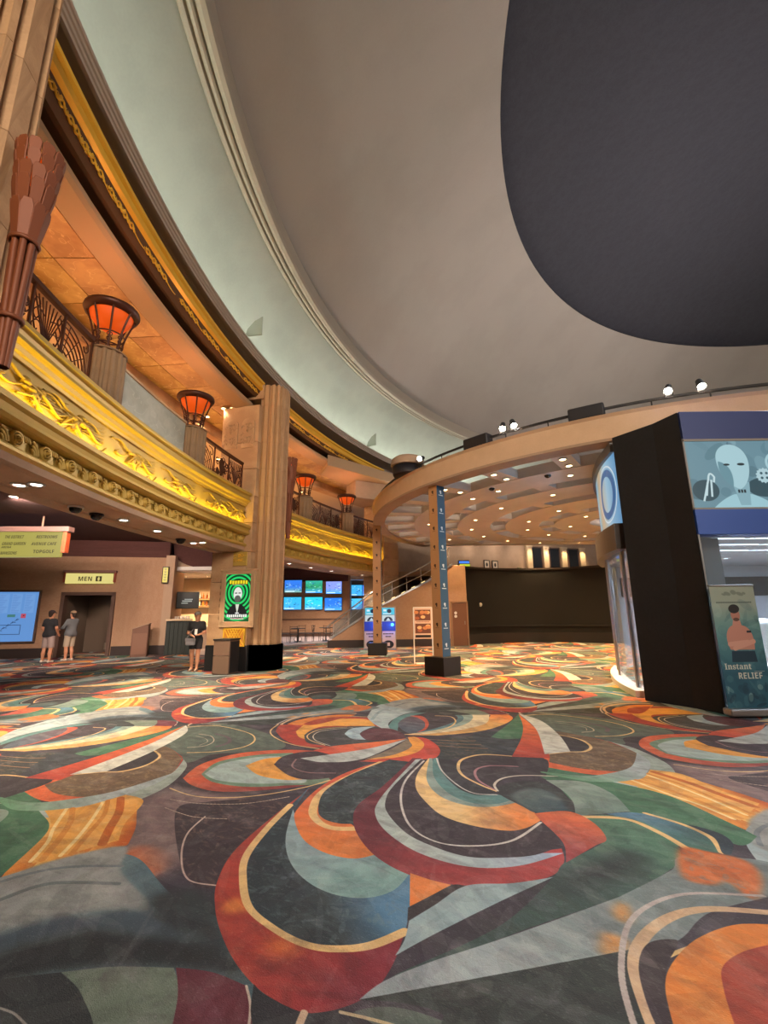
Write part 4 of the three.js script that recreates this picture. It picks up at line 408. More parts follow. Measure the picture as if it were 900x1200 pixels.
function railSection(w, h, v) {   // scrolled ironwork filling one field of the railing
  const g = [], z = 0, T = (p, r = 0.014) => g.push(tube(p.map(([x, y]) => [x, y, z]), r, 0, 4));
  const X = (a) => a * w - w / 2, Y = (a) => 0.1 + a * (h - 0.15);
  if (v === 0) {   // fan of reeds with curled tips
    for (let k = 0; k < 9; k++) T([[X(0.5), Y(0)], [X(0.5 + (k - 4) * 0.045), Y(0.4)], [X(0.5 + (k - 4) * 0.12), Y(0.95)]], 0.012); for (const s of [-1, 1]) for (const y of [0.3, 0.55]) T([[X(0.5 + s * 0.1), Y(y + 0.1)], [X(0.5 + s * 0.3), Y(y + 0.16)], [X(0.5 + s * 0.44), Y(y)], [X(0.5 + s * 0.34), Y(y - 0.08)], [X(0.5 + s * 0.27), Y(y)]], 0.012);
    for (const s of [-1, 1]) { T([[X(0.5 + s * 0.05), Y(0)], [X(0.5 + s * 0.35), Y(0.3)], [X(0.5 + s * 0.45), Y(0.75)], [X(0.5 + s * 0.36), Y(0.88)], [X(0.5 + s * 0.28), Y(0.78)], [X(0.5 + s * 0.34), Y(0.7)]]); T([[X(0.5), Y(0.05)], [X(0.5 + s * 0.42), Y(0.12)], [X(0.5 + s * 0.48), Y(0.4)]]); }
  } else if (v === 1) {   // concentric quarter arches
    for (let k = 0; k < 7; k++) { const R = 0.2 + k * 0.125, p = []; for (let i = 0; i <= 6; i++) { const a = i * 15 * D; p.push([X(0) + Math.min(w, R * Math.cos(a) * w), Y(R * Math.sin(a))]); } T(p); }
    for (let k = 0; k < 4; k++) { const a = (12 + k * 22) * D; T([[X(0) + 0.2 * w * Math.cos(a), Y(0.2 * Math.sin(a))], [X(0) + 0.93 * w * Math.cos(a), Y(0.93 * Math.sin(a))]], 0.009); }
    T([[X(0.62), Y(0.95)], [X(0.85), Y(0.9)], [X(0.9), Y(0.75)], [X(0.78), Y(0.68)], [X(0.72), Y(0.78)]]);
  } else {   // clustered blossom with leaves
    seed = 77; for (let k = 0; k < 20; k++) { const x = rr(0.12, 0.88), y = rr(0.12, 0.9), R = rr(0.05, 0.1), p = []; for (let i = 0; i <= 6; i++) p.push([X(x) + R * Math.cos(i), Y(y) + R * Math.sin(i)]); T(p); }
    g.push(mv(ext([[-0.06, -0.2], [0.06, -0.24], [0.12, 0], [0.05, 0.2], [-0.07, 0.22], [-0.13, 0.02]], 0.02, 0.004, true), 0.02, Y(0.5), 0), mv(ext([[-0.1, -0.1], [0.05, -0.12], [0.09, 0.04], [-0.04, 0.1]], 0.02, 0.004, true), X(0.25), Y(0.25), 0));
  }
  return mg(g);
}
const railGeos = [0, 1, 2].map((v) => railSection(0.78, 0.95, v));
function railing(label, t0, t1, pat) {
  const r = thing('balcony_railing', label, 'railing', V(0, 0, 0), 0, 'iron railings of the gallery'); r.userData.group = undefined; delete r.userData.group;
  part(r, 'top_rail', arc(closed([[28.26, 6.2], [28.26, 6.27], [28.35, 6.27], [28.35, 6.2]]), t0, t1, 0.6, { caps: true }), mat.iron);
  part(r, 'bottom_rail', arc(closed([[28.28, 5.32], [28.28, 5.36], [28.33, 5.36], [28.33, 5.32]]), t0, t1, 0.6, { caps: true }), mat.iron);
  const n = Math.max(1, Math.round((t1 - t0) * D * 28.3 / 0.8)), dt = (t1 - t0) / n;
  for (let k = 0; k < n; k++) { const m = onArc(r, 'scroll_panel', railGeos[pat[k % pat.length]], mat.iron, t0 + (k + 0.5) * dt, 28.305, 5.26); m.scale.x = dt * D * 28.3 / 0.8; }
  for (let k = 0; k <= n; k++) onArc(r, 'post', railPost, mat.iron, t0 + k * dt, 28.305, 5.26);
}
const railPost = rbox(0.035, 0.98, 0.035, 0, 0.49, 0, 0.006, 1);
railing('scrolled iron railing between the near column and the first torch lamp', -7.9, -2.12, [2, 2, 0, 1]);
railing('scrolled iron railing between the second torch lamp and the poster pillar', 6.46, 11.4, [1, 2, 0, 1]);
railing('scrolled iron railing directly right of the poster pillar', 14.5, 19.52, [0, 1, 2]);
railing('scrolled iron railing between the two farther torch lamps', 21.08, 26.72, [1, 0, 2]);
railing('scrolled iron railing right of the farthest torch lamp', 28.28, 32.9, [0, 1]);
{
  const m = M(0xffffff, 0.55, 0.1, { map: marbleTex(71, '#9fa093', '#b4b5a8', '#c9c9bd') });
  const o = thing('parapet_panel', 'pale grey etched panel standing on the balcony between two torch lamps', 'panel');
  part(o, 'sheet', arc(closed([[28.3, 5.28], [28.3, 6.24], [28.34, 6.24], [28.34, 5.28]]), -0.65, 4.98, 0.7, { caps: true }), m);
  part(o, 'top_edge', arc(closed([[28.27, 6.23], [28.27, 6.28], [28.37, 6.28], [28.37, 6.23]]), -0.68, 5.0, 0.7, { caps: true }), mat.stoneLight);
}

// ---------------------------------------------------------------- torch sconces on the pillars
function sconceTorch(label, t, R, y, turn, s = 1) {
  const o = thing('wall_torch', label, 'wall torch', pol(t, R, y), turnAt(t) + turn); o.scale.set(s * 0.72, s, s * 0.72);
  const st = []; for (let k = 0; k < 7; k++) { const a = k / 7 * 6.283; st.push(tube([[0.05 * Math.cos(a), 0, 0.05 * Math.sin(a)], [0.1 * Math.cos(a), 0.9, 0.1 * Math.sin(a)], [0.13 * Math.cos(a), 1.6, 0.13 * Math.sin(a)]], 0.05, 8, 6)); }
  part(o, 'reeded_stem', st, mat.torch);
  for (const yy of [0.55, 1.5]) { const g = new THREE.TorusGeometry(0.14 + yy * 0.03, 0.025, 6, 20); g.rotateX(Math.PI / 2); part(o, 'binding', mv(g, 0, yy, 0), mat.torch); }
  [[1.5, 0.15, 0.46, 9], [1.85, 0.19, 0.4, 9], [2.1, 0.22, 0.32, 10], [2.3, 0.25, 0.28, 10], [2.48, 0.27, 0.24, 11]].forEach(([yy, r, h, n], tier) => {
    for (let k = 0; k < n; k++) { const b = part(o, 'leaf_blade', bladeGeo, mat.torch); const a = (k + tier * 0.5) / n * 6.283; b.position.set(r * Math.cos(a), yy, r * Math.sin(a)); b.rotation.set(-0.32, Math.PI / 2 - a, 0, 'YXZ'); b.rotation.x = 0.2; b.scale.set(1, h / 0.4, 1); }
  });
  part(o, 'ember_glow', lathe([[0.02, 2.3], [0.18, 2.34], [0.22, 2.5], [0.15, 2.58], [0, 2.6]], 16), torchGlass);
  part(o, 'bracket', bar([0, 0.7, 0], [0, 0.7, -0.5], 0.04), mat.bronze);
  return o;
}
const bladeGeo = ext([[-0.055, 0], [0.055, 0], [0.08, 0.33], [0.05, 0.4], [-0.05, 0.4], [-0.08, 0.33]], 0.03, 0.008);
sconceTorch('dark bronze torch with tiered leaves on the near column', -9.5, 26.98, 3.72, 0, 0.84);
sconceTorch('dark bronze torch with tiered leaves on the poster pillar', 13.95, 27.25, 4.0, 0);

// ---------------------------------------------------------------- soffit downlights and cameras
const lampRing = lathe([[0.055, 0.0], [0.085, -0.012], [0.1, -0.004], [0.1, 0.01], [0.055, 0.02]], 20), lampDisc = cyl(0.062, 0.062, 0.012, 0, -0.004, 0, 16);
function downlight(label, p, group, bulbMat, s = 1) {
  const o = thing('downlight', label, 'downlight', p, 0, group); o.scale.setScalar(s);
  part(o, 'trim_ring', lampRing, mat.white); part(o, 'bulb', lampDisc, bulbMat); return o;
}
const SOF = 'downlights under the balcony';
[[-3.44, 28.62, 'first from the left, under the balcony'], [-3.5, 28.36, 'second from the left, under the balcony'], [1.65, 28.5, 'right of the ceiling cameras under the balcony'], [4.13, 28.5, 'above the gap between restroom and bar'], [7.76, 28.62, 'left one of the close pair near the poster pillar'], [7.72, 28.36, 'right one of the close pair near the poster pillar'],
  [18.74, 28.41, 'first one right of the poster pillar'], [22.3, 28.5, 'second one right of the poster pillar'], [25.8, 28.55, 'third one right of the poster pillar'], [31.3, 28.6, 'farthest one behind the dotted post']].forEach(([t, R, w]) => {
  downlight(`round recessed downlight, ${w}`, pol(t, R, 3.455), SOF, bulb.white, 1.1); spot(pol(t, R, 3.42), pol(t, R, 0), 0xffe6c8, 40, 58, 0.8, 3);
});
[[-0.71, 28.66, 'white-rimmed'], [0.52, 28.68, 'black'], [6.49, 28.6, 'small black']].forEach(([t, R, w], i) => {
  const o = thing('ceiling_camera', `${w} dome camera under the balcony soffit`, 'camera', pol(t, R, 3.45));
  part(o, 'collar', cyl(0.12, 0.12, 0.03, 0, -0.02, 0, 18), i ? mat.dark : mat.white); part(o, 'dome', lathe([[0.1, -0.02], [0.09, -0.07], [0.05, -0.105], [0, -0.115]], 16), M('#0c0b0c', 0.15));
});
[[14.45, 30.1, 8.28], [13.6, 29.2, 8.28], [13.7, 28.92, 8.28]].forEach(([t, R, y], i) => { downlight(['round downlight in the gallery ceiling beside the poster pillar, innermost', 'round downlight in the gallery ceiling beside the poster pillar, middle', 'round downlight in the gallery ceiling beside the poster pillar, outermost'][i], pol(t - 1.9, R, y), 'gallery ceiling lights', bulb.warm); spot(pol(t - 1.9, R, y - 0.04), pol(t - 1, R, 5), 0xffd8a8, 30, 60, 0.8); });
// gallery lamps in the back ceiling
for (let t = -30; t < 34; t += 5.5) { downlight('round downlight in the cream ceiling behind the gallery railing', pol(t, 32.4, 8.24), 'back gallery downlights', bulb.warm); spot(pol(t, 32.4, 8.2), pol(t, 32.8, 5), 0xffd9a8, 110, 65, 0.8, 4); }

// ---------------------------------------------------------------- poster pillar: screen, plaque, lattice, bin
const canvasMat = (c, i = 1, o = {}) => { const t = tex(c); return new THREE.MeshStandardMaterial({ color: 0x101010, emissive: 0xffffff, emissiveMap: t, emissiveIntensity: i, roughness: 0.4, ...o }); };
const printMat = (c, o = {}) => new THREE.MeshStandardMaterial({ map: tex(c), roughness: 0.6, ...o });
function onPillarSide(P, x, y) { }
{
  const t = 12.95, side = turnAt(t) - Math.PI / 2, p0 = pol(t, 28.2), fr = new THREE.Group();
  // the side of the pillar that faces the lobby entrance: local frame on it
  const at = (along, y, out) => { const e = new THREE.Vector3(0, 0, 0); const g = new THREE.Object3D(); g.position.copy(p0); g.rotation.y = turnAt(t); g.updateMatrixWorld(); return e.set(-0.71 - out, y, along).applyMatrix4(g.matrixWorld); };
  const poster = canvas(256, 448, (g) => {
    g.fillStyle = '#0a5a2c'; g.fillRect(0, 0, 256, 448);
    for (let k = 14; k > 0; k--) { g.beginPath(); g.ellipse(128, 175, k * 17, k * 19, 0, 0, 6.3); g.fillStyle = k % 2 ? '#0b3d1e' : '#25d46a'; g.fill(); }
    g.fillStyle = '#14161a'; g.beginPath(); g.moveTo(20, 400); g.quadraticCurveTo(40, 285, 128, 280); g.quadraticCurveTo(216, 285, 236, 400); g.fill();
    g.fillStyle = '#d8dccb'; g.beginPath(); g.moveTo(108, 285); g.lineTo(148, 285); g.lineTo(130, 380); g.fill();
    g.fillStyle = '#e6e9df'; g.beginPath(); g.ellipse(128, 190, 44, 66, 0, 0, 6.3); g.fill();
    g.fillStyle = '#5b5e58'; g.beginPath(); g.ellipse(128, 236, 32, 34, 0, 0, 6.3); g.fill();
    g.fillStyle = '#222'; g.fillRect(98, 176, 24, 9); g.fillRect(134, 176, 24, 9);
    seed = 21; const marks = (x0, x1, y, h, c) => { g.fillStyle = c; for (let x = x0; x < x1; x += h * 0.8) { g.fillRect(x, y + rr(-2, 2), h * 0.62, h); } };
    g.fillStyle = '#1c1a08'; g.fillRect(30, 56, 196, 44); marks(36, 218, 60, 34, '#f3dc2a'); marks(70, 190, 100, 6, '#c9d8b0'); marks(112, 146, 362, 12, '#fff'); marks(26, 232, 380, 26, '#f4f4ea'); marks(66, 192, 414, 14, '#e8b0b8');
  });
  const s = thing('poster_screen', 'green lit poster screen with a suited man in a stone frame', 'screen', at(0.0, 2.08, 0.02), side);
  part(s, 'frame', [rbox(1.1, 0.11, 0.12, 0, 0.74, 0, 0.02), rbox(1.1, 0.17, 0.12, 0, -0.77, 0, 0.02), rbox(0.15, 1.64, 0.12, -0.48, 0, 0, 0.02), rbox(0.15, 1.64, 0.12, 0.48, 0, 0, 0.02), rbox(1.2, 0.05, 0.15, 0, 0.82, 0, 0.02), rbox(0.44, 0.07, 0.14, 0, 0.86, 0, 0.02)], mat.stoneLight);
  part(s, 'notch_strip', [...Array(7).keys()].map((k) => rbox(0.06, 0.1, 0.05, -0.59, 0.5 - k * 0.18, -0.02, 0.01)), mat.stoneDark);
  part(s, 'display', new THREE.BoxGeometry(0.82, 1.38, 0.05), canvasMat(poster, 1.0));
  const q = thing('relief_panel', 'small gilded relief plaque above the green poster screen', 'plaque', at(0.0, 3.23, 0.02), side);
  part(q, 'plate', rbox(0.46, 0.42, 0.06, 0, 0, 0, 0.02), mat.gold); const pg = plaqueGeo.clone(); pg.scale(0.85, 0.34, 1); part(q, 'carving', pg, mat.goldBright);
  const l = thing('lattice_panel', 'glowing amber lattice panel below the poster screen', 'panel', at(-0.05, 0.95, 0.03), side);
  part(l, 'backing', box(0.62, 0.46, 0.02, 0, 0, 0), glow('#ff9a20', 0.6));
  const bars = []; for (let k = -2; k <= 2; k++) for (const sg of [-1, 1]) { const b = box(0.022, 0.5, 0.03, 0, 0, 0.02, 0, sg * 0.55); b.translate(k * 0.085, 0, 0); bars.push(b); }
  part(l, 'lattice', bars, mat.goldBright); part(l, 'border', [box(0.68, 0.04, 0.05, 0, 0.24, 0.01), box(0.68, 0.04, 0.05, 0, -0.24, 0.01), box(0.04, 0.5, 0.05, 0.33, 0, 0.01), box(0.04, 0.5, 0.05, -0.33, 0, 0.01)], mat.goldBright);
  const b = thing('litter_bin', 'brown square litter bin in front of the pillar base', 'bin', at(0.02, 0, 0.5), side);
  part(b, 'body', [rbox(0.5, 0.48, 0.5, 0, 0.25, 0, 0.015), rbox(0.5, 0.4, 0.5, 0, 0.7, 0, 0.015)], M('#6d5646', 0.6)); part(b, 'top', [rbox(0.54, 0.04, 0.54, 0, 0.92, 0, 0.012)], mat.dark); part(b, 'side_panel', box(0.02, 0.82, 0.44, 0.255, 0.46, 0), mat.dark);
}

// ---------------------------------------------------------------- restroom wall
const RT = frameTurn(-22, 16.87, -9.4, 19.75), RP = (s, y = 0, out = 0) => { const c = Math.cos(RT), n = Math.sin(RT); return V(-22 + s * c + out * n, y, 16.87 + s * n - out * c); };
{
  const w = struct('wall_left', 'tan restroom wall with a maroon band above', 'wall', null, null, RP(0), RT);
  part(w, 'tan_panel', [box(8.97, 4.06, 0.2, 8.97 / 2, 2.03, -0.1), box(12.92 - 10.95, 4.06, 0.2, (12.92 + 10.95) / 2, 2.03, -0.1), box(1.98, 4.06 - 2.54, 0.2, 9.96, 3.3, -0.1)], mat.tanWall);
  part(w, 'maroon_band', box(12.92, 0.76, 0.26, 6.46, 4.43, -0.1), mat.maroon);
  part(w, 'end_return', [box(0.36, 4.14, 0.5, 13.0, 2.07, -0.12), box(0.3, 4.14, 2.0, 12.98, 2.07, -1.3)], mat.plaster);
  struct('baseboard_left', 'dark brown skirting of the restroom wall', 'skirting', [box(8.9, 0.37, 0.05, 4.45, 0.185, 0.025), box(2.0, 0.37, 0.05, 12.0, 0.185, 0.025), box(0.4, 0.37, 0.56, 13.0, 0.185, -0.11)], mat.base, RP(0), RT);
  const d = struct('door_1', 'open doorway to the restroom with a brown frame and dark inside', 'doorway', null, null, RP(0), RT);
  part(d, 'frame', [box(0.13, 2.54, 0.34, 9.03, 1.27, -0.05), box(0.13, 2.54, 0.34, 10.9, 1.27, -0.05), box(2.0, 0.13, 0.34, 9.96, 2.5, -0.05)], mat.mulch);
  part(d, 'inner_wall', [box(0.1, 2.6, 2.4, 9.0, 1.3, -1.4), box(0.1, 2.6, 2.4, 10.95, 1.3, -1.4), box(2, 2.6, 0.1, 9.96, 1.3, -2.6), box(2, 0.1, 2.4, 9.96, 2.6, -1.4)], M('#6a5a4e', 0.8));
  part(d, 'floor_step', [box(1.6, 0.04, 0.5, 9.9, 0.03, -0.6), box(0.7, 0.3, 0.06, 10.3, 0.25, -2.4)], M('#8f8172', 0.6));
  downlight('unseen downlight lighting the inside of the restroom doorway', RP(9.9, 2.53, -1.8), 'unseen restroom inner light', bulb.white); spot(RP(9.9, 2.5, -1.8), RP(9.9, 0, -2.2), 0xffe4c8, 3, 60);  // unseen lamp placed to light the doorway from within
  // MEN sign
  const s = thing('restroom_sign', 'yellow lit sign reading MEN above the doorway', 'sign', RP(9.94, 3.12, 0.1), RT);
  part(s, 'hood', rbox(1.98, 0.1, 0.24, 0, 0.29, 0, 0.01), M('#7d5550', 0.5));
  part(s, 'bracket', [rbox(0.07, 0.42, 0.16, -0.93, 0.06, 0, 0.01), rbox(0.07, 0.42, 0.16, 0.93, 0.06, 0, 0.01)], M('#9a4a34', 0.5));
  part(s, 'face', new THREE.BoxGeometry(1.78, 0.42, 0.1), canvasMat(canvas(512, 120, (g) => { g.fillStyle = '#f0e088'; g.fillRect(0, 0, 512, 120); g.fillStyle = '#3a2c14'; g.textBaseline = 'middle'; g.font = 'bold 70px sans-serif'; g.fillText('MEN', 130, 64); g.fillRect(322, 32, 64, 60); g.fillStyle = '#f0e088'; g.beginPath(); g.arc(354, 44, 7, 0, 6.3); g.fill(); g.fillRect(342, 53, 24, 20); g.fillRect(346, 72, 7, 16); g.fillRect(355, 72, 7, 16); }), 0.85));
  // map screen
  const m = thing('map_screen', 'large pale blue lit map screen on the restroom wall', 'screen', RP(6.75, 1.61, 0.06), RT);
  part(m, 'case', rbox(2.96, 2.06, 0.1, 0, 0, -0.01, 0.02), M('#5b453a', 0.6));
  part(m, 'display', box(2.82, 1.92, 0.03, 0, 0, 0.05), canvasMat(canvas(720, 490, (g) => {
    g.fillStyle = '#6fa6ec'; g.fillRect(0, 0, 720, 490); g.fillStyle = '#7db1f2'; for (let k = 0; k < 6; k++) g.fillRect(30 + k * 115, 20, 90, 190);
    g.fillStyle = 'rgba(60,100,190,.35)'; for (let k = 0; k < 6; k++) for (let j = 0; j < 14; j++) g.fillRect(36 + k * 115, 30 + j * 13, 30 + (j * 37 + k * 23) % 45, 4);
    const B = [[470, 225, 70, 26, '#4e8a86'], [590, 218, 44, 44, '#d0566e'], [610, 232, 10, 10, '#222'], [360, 300, 40, 60, '#3f7f78'], [330, 390, 60, 40, '#5a8f7a'], [210, 395, 40, 18, '#30507c'], [200, 430, 60, 20, '#24406a']];
    for (const [x, y, w, h, c] of B) { g.fillStyle = c; g.fillRect(x, y, w, h); }
    g.strokeStyle = '#24406a'; g.lineWidth = 5; g.beginPath(); for (let k = 0; k < 14; k++) { const x = 400 + k * 12, y = 400 - k * 9; g.moveTo(x, y); g.lineTo(x + 22, y - 26 + (k % 3) * 14); } g.stroke(); g.strokeRect(410, 330, 190, 90);
  }), 0.75));
  area(RP(6.75, 1.61, 0.2), RP(6.75, 1.2, 3), 2.8, 1.9, 0x8fbcff, 0.9);
  // yellow blade sign and podium
  const y = thing('blade_sign', 'small vertical yellow sign on the wall end beside the bar', 'sign', RP(12.86, 3.28, 0.2), RT);
  part(y, 'case', rbox(0.26, 0.72, 0.1, 0, 0, 0, 0.02), M('#4a3a18', 0.5)); part(y, 'face', box(0.19, 0.62, 0.02, 0, 0, 0.05), canvasMat(canvas(64, 200, (g) => { g.fillStyle = '#d9c52c'; g.fillRect(0, 0, 64, 200); g.fillStyle = '#3a3408'; for (let k = 0; k < 5; k++) { g.fillRect(14, 16 + k * 36, 36, 6); g.fillRect(20, 28 + k * 36, 24, 6); } }), 0.9));
  const p = thing('podium', 'brown host podium with a sloping top against the restroom wall', 'podium', RP(12.28, 0, 0.75), RT + 0.12);
  const q = ext([[-0.28, 0], [0.28, 0], [0.28, 1.24], [-0.28, 1.06]], 0.5, 0.012); part(p, 'body', q, M('#6b4a3a', 0.6)); const tp = rbox(0.68, 0.04, 0.58, 0, 0, 0, 0.01); tp.rotateZ(0.31); part(p, 'top', mv(tp, 0, 1.18, 0), M('#9a7d68', 0.5)); part(p, 'front_board', box(0.5, 0.8, 0.02, 0, 0.5, 0.255), M('#7a5644', 0.6));
}
// unseen ceiling downlights, out of view, placed to light the restroom wall
[[-9.6, 8.2, 5.5], [-10.2, 10.2, 8.0], [-9.9, 11.7, 10.0], [-8.9, 12.8, 12.0], [-7.7, 13.9, 12.8]].forEach(([x, f, s]) => { downlight('unseen round downlight in the maroon ceiling lighting the restroom wall', V(x, 4.735, f), 'unseen restroom downlights', bulb.white, 1.2); spot(V(x, 4.7, f), RP(s, 1.4), 0xffe4d0, 75, 52, 0.9, 4); });
// hanging direction sign
{
  const s = thing('direction_sign', 'yellow hanging direction sign with arrows at the left edge', 'sign', V(-12.15, 3.8, 14.1), 0.05);
  part(s, 'hood', rbox(4.3, 0.16, 0.3, 0.02, 0.5, 0, 0.015), M('#8a6a64', 0.5));
  for (const q of [1, -1]) { part(s, 'end_bracket', rbox(0.12, 0.8, 0.2, q * 2.03, 0.16, -0.02, 0.01), M('#b0502c', 0.5)); part(s, 'rod', bar([q * 1.25, 0.55, 0], [q * 1.25, 1.0, 0], 0.03), M('#b08c74', 0.5)); }
  part(s, 'face', box(3.9, 0.8, 0.1, 0, 0.02, 0), canvasMat(canvas(1024, 210, (g) => {
    g.fillStyle = '#d6cb62'; g.fillRect(0, 0, 1024, 210); g.fillStyle = '#4a4420'; g.textBaseline = 'middle'; g.font = 'italic bold 34px sans-serif';
    g.fillText('THE DISTRICT', 560, 42, 150); g.fillText('GRAND GARDEN', 545, 98, 190); g.font = 'italic bold 24px sans-serif'; g.fillText('ARENA', 545, 128, 80); g.font = 'italic bold 34px sans-serif'; g.fillText('MANSIONS', 545, 176, 130);
    g.textAlign = 'right'; g.fillText('RESTROOMS ◆', 1000, 42, 190); g.fillText('AVENUE CAFE ◆', 1000, 100, 220); g.font = 'bold 38px sans-serif'; g.fillText('▼TOPGOLF ◆', 1000, 165, 270);
    g.textAlign = 'left'; g.font = 'italic bold 34px sans-serif'; g.fillText('◆', 20, 42); g.fillText('◆', 20, 100); g.fillText('◆', 20, 170);
  }), 0.6));
}

// ---------------------------------------------------------------- bar beyond the poster pillar
{
  const w = struct('wall_bar', 'cream back wall of the bar', 'wall', [box(5.2, 3.6, 0.2, -9.2, 1.8, -25.2), box(0.2, 3.6, 5, -6.6, 1.8, -22.9)], mat.cream);
  struct('ceiling_bar', 'white ceiling of the bar', 'ceiling', box(5.2, 0.15, 5.2, -9.1, 3.62, -22.8), mat.white);
  const h = struct('trim_5', 'curved maroon header over the bar opening with a tan edge', 'header', null, null);
  const up = ext([[-9.55, 4.8], [-9.45, 4.15], [-9.0, 3.85], [-8.3, 3.62], [-7.2, 3.45], [-5.4, 3.32], [-5.4, 4.8]], 0.25); part(h, 'band', mv(up, 0, 0, -20.4), mat.maroon);
  const lo = ext([[-9.5, 4.12], [-9.0, 3.83], [-8.3, 3.6], [-7.2, 3.43], [-5.4, 3.3], [-5.4, 3.22], [-7.2, 3.33], [-8.4, 3.46], [-9.5, 3.5]], 0.2); part(h, 'tan_edge', mv(lo, 0, 0, -20.42), mat.plaster);
  for (const [i, y] of [[0, 2.42], [1, 2.04]]) {
    const s = thing('bottle_shelf', `${i ? 'lower' : 'upper'} wooden shelf of bottles on the bar wall`, 'shelf', V(-9.9, y, 24.95)); part(s, 'board', rbox(2.6, 0.05, 0.3, 0, 0, 0, 0.01), M('#7a5230', 0.5)); part(s, 'light_strip', box(2.5, 0.02, 0.03, 0, -0.03, 0.13), glow('#ffc56a', 2));
  }
  const bg = lathe([[0, 0], [0.042, 0], [0.045, 0.02], [0.045, 0.17], [0.02, 0.22], [0.016, 0.29], [0.02, 0.3], [0, 0.3]], 10);
  ['#b06a24', '#7a3c14', '#d8cfa8', '#3d5a30', '#c9892e', '#a8b8b0'].forEach((c, i) => { const m = M(c, 0.2); for (let k = 0; k < 4; k++) { const n = k * 6 + i; single('bottle', n < 12 ? 'glass liquor bottle on the upper bar shelf' : 'glass liquor bottle on the lower bar shelf', 'bottle', bg, m, V(-11.05 + (n % 12) * 0.2, n < 12 ? 2.447 : 2.067, 24.95), 0, n < 12 ? 'bottles on the upper bar shelf' : 'bottles on the lower bar shelf'); } });
  const c = thing('bar_counter', 'white topped bar counter in front of the bottles', 'counter', V(-8.35, 0, 22.9)); part(c, 'front', rbox(2.6, 1.0, 0.5, 0, 0.5, 0, 0.02), M('#c7ae98', 0.6)); part(c, 'top', rbox(2.8, 0.07, 0.75, 0, 1.04, 0, 0.02), mat.white);
  const p = thing('screen_partition', 'dark green partition with a pale top beside the bar entrance', 'partition', V(-8.6, 0, 19.4), 0.28);
  part(p, 'board', [...Array(6).keys()].map((k) => rbox(0.158, 1.36, 0.1, -0.4 + k * 0.16, 0.68, 0, 0.01)), M('#1b2420', 0.6)); part(p, 'top', rbox(1.0, 0.07, 0.3, 0, 1.4, 0, 0.01), mat.cream);
  const g = thing('bar_glasses', 'tray of glasses on the pale partition top', 'glasses', V(-8.5, 1.435, 19.42), 0.28); for (let k = 0; k < 6; k++) part(g, 'glass', mv(lathe([[0, 0], [0.03, 0], [0.04, 0.1], [0.036, 0.1], [0.027, 0.01], [0, 0.01]], 10), -0.25 + k * 0.1, 0.012, (k % 2) * 0.05), mat.white); part(g, 'tray', rbox(0.7, 0.012, 0.2, 0, 0.006, 0.02, 0.004, 1), mat.steel);
  const tv = thing('bar_television', 'small dark television on the wall beside the bar', 'television', V(-8.95, 2.25, 20.9), 0.3); part(tv, 'case', rbox(0.95, 0.75, 0.08, 0, 0, 0, 0.01), mat.dark); part(tv, 'display', box(0.88, 0.68, 0.01, 0, 0, 0.042), canvasMat(canvas(128, 96, (q) => { q.fillStyle = '#0c1412'; q.fillRect(0, 0, 128, 96); q.fillStyle = '#c9d6cf'; q.fillRect(30, 50, 60, 8); q.fillRect(44, 40, 50, 6); q.fillRect(26, 64, 40, 6); }), 0.5)); part(tv, 'bracket', box(0.1, 0.1, 0.3, 0, 0, -0.18), mat.dark);
  for (const [x, f] of [[-10.3, 23.6], [-9.2, 23.6], [-8.1, 23.6]]) { downlight('recessed downlight in the white bar ceiling', V(x, 3.535, f), 'bar downlights', bulb.warm); spot(V(x, 3.5, f), V(x, 0, f + 0.6), 0xffd2a0, 60, 65, 0.8); }
}

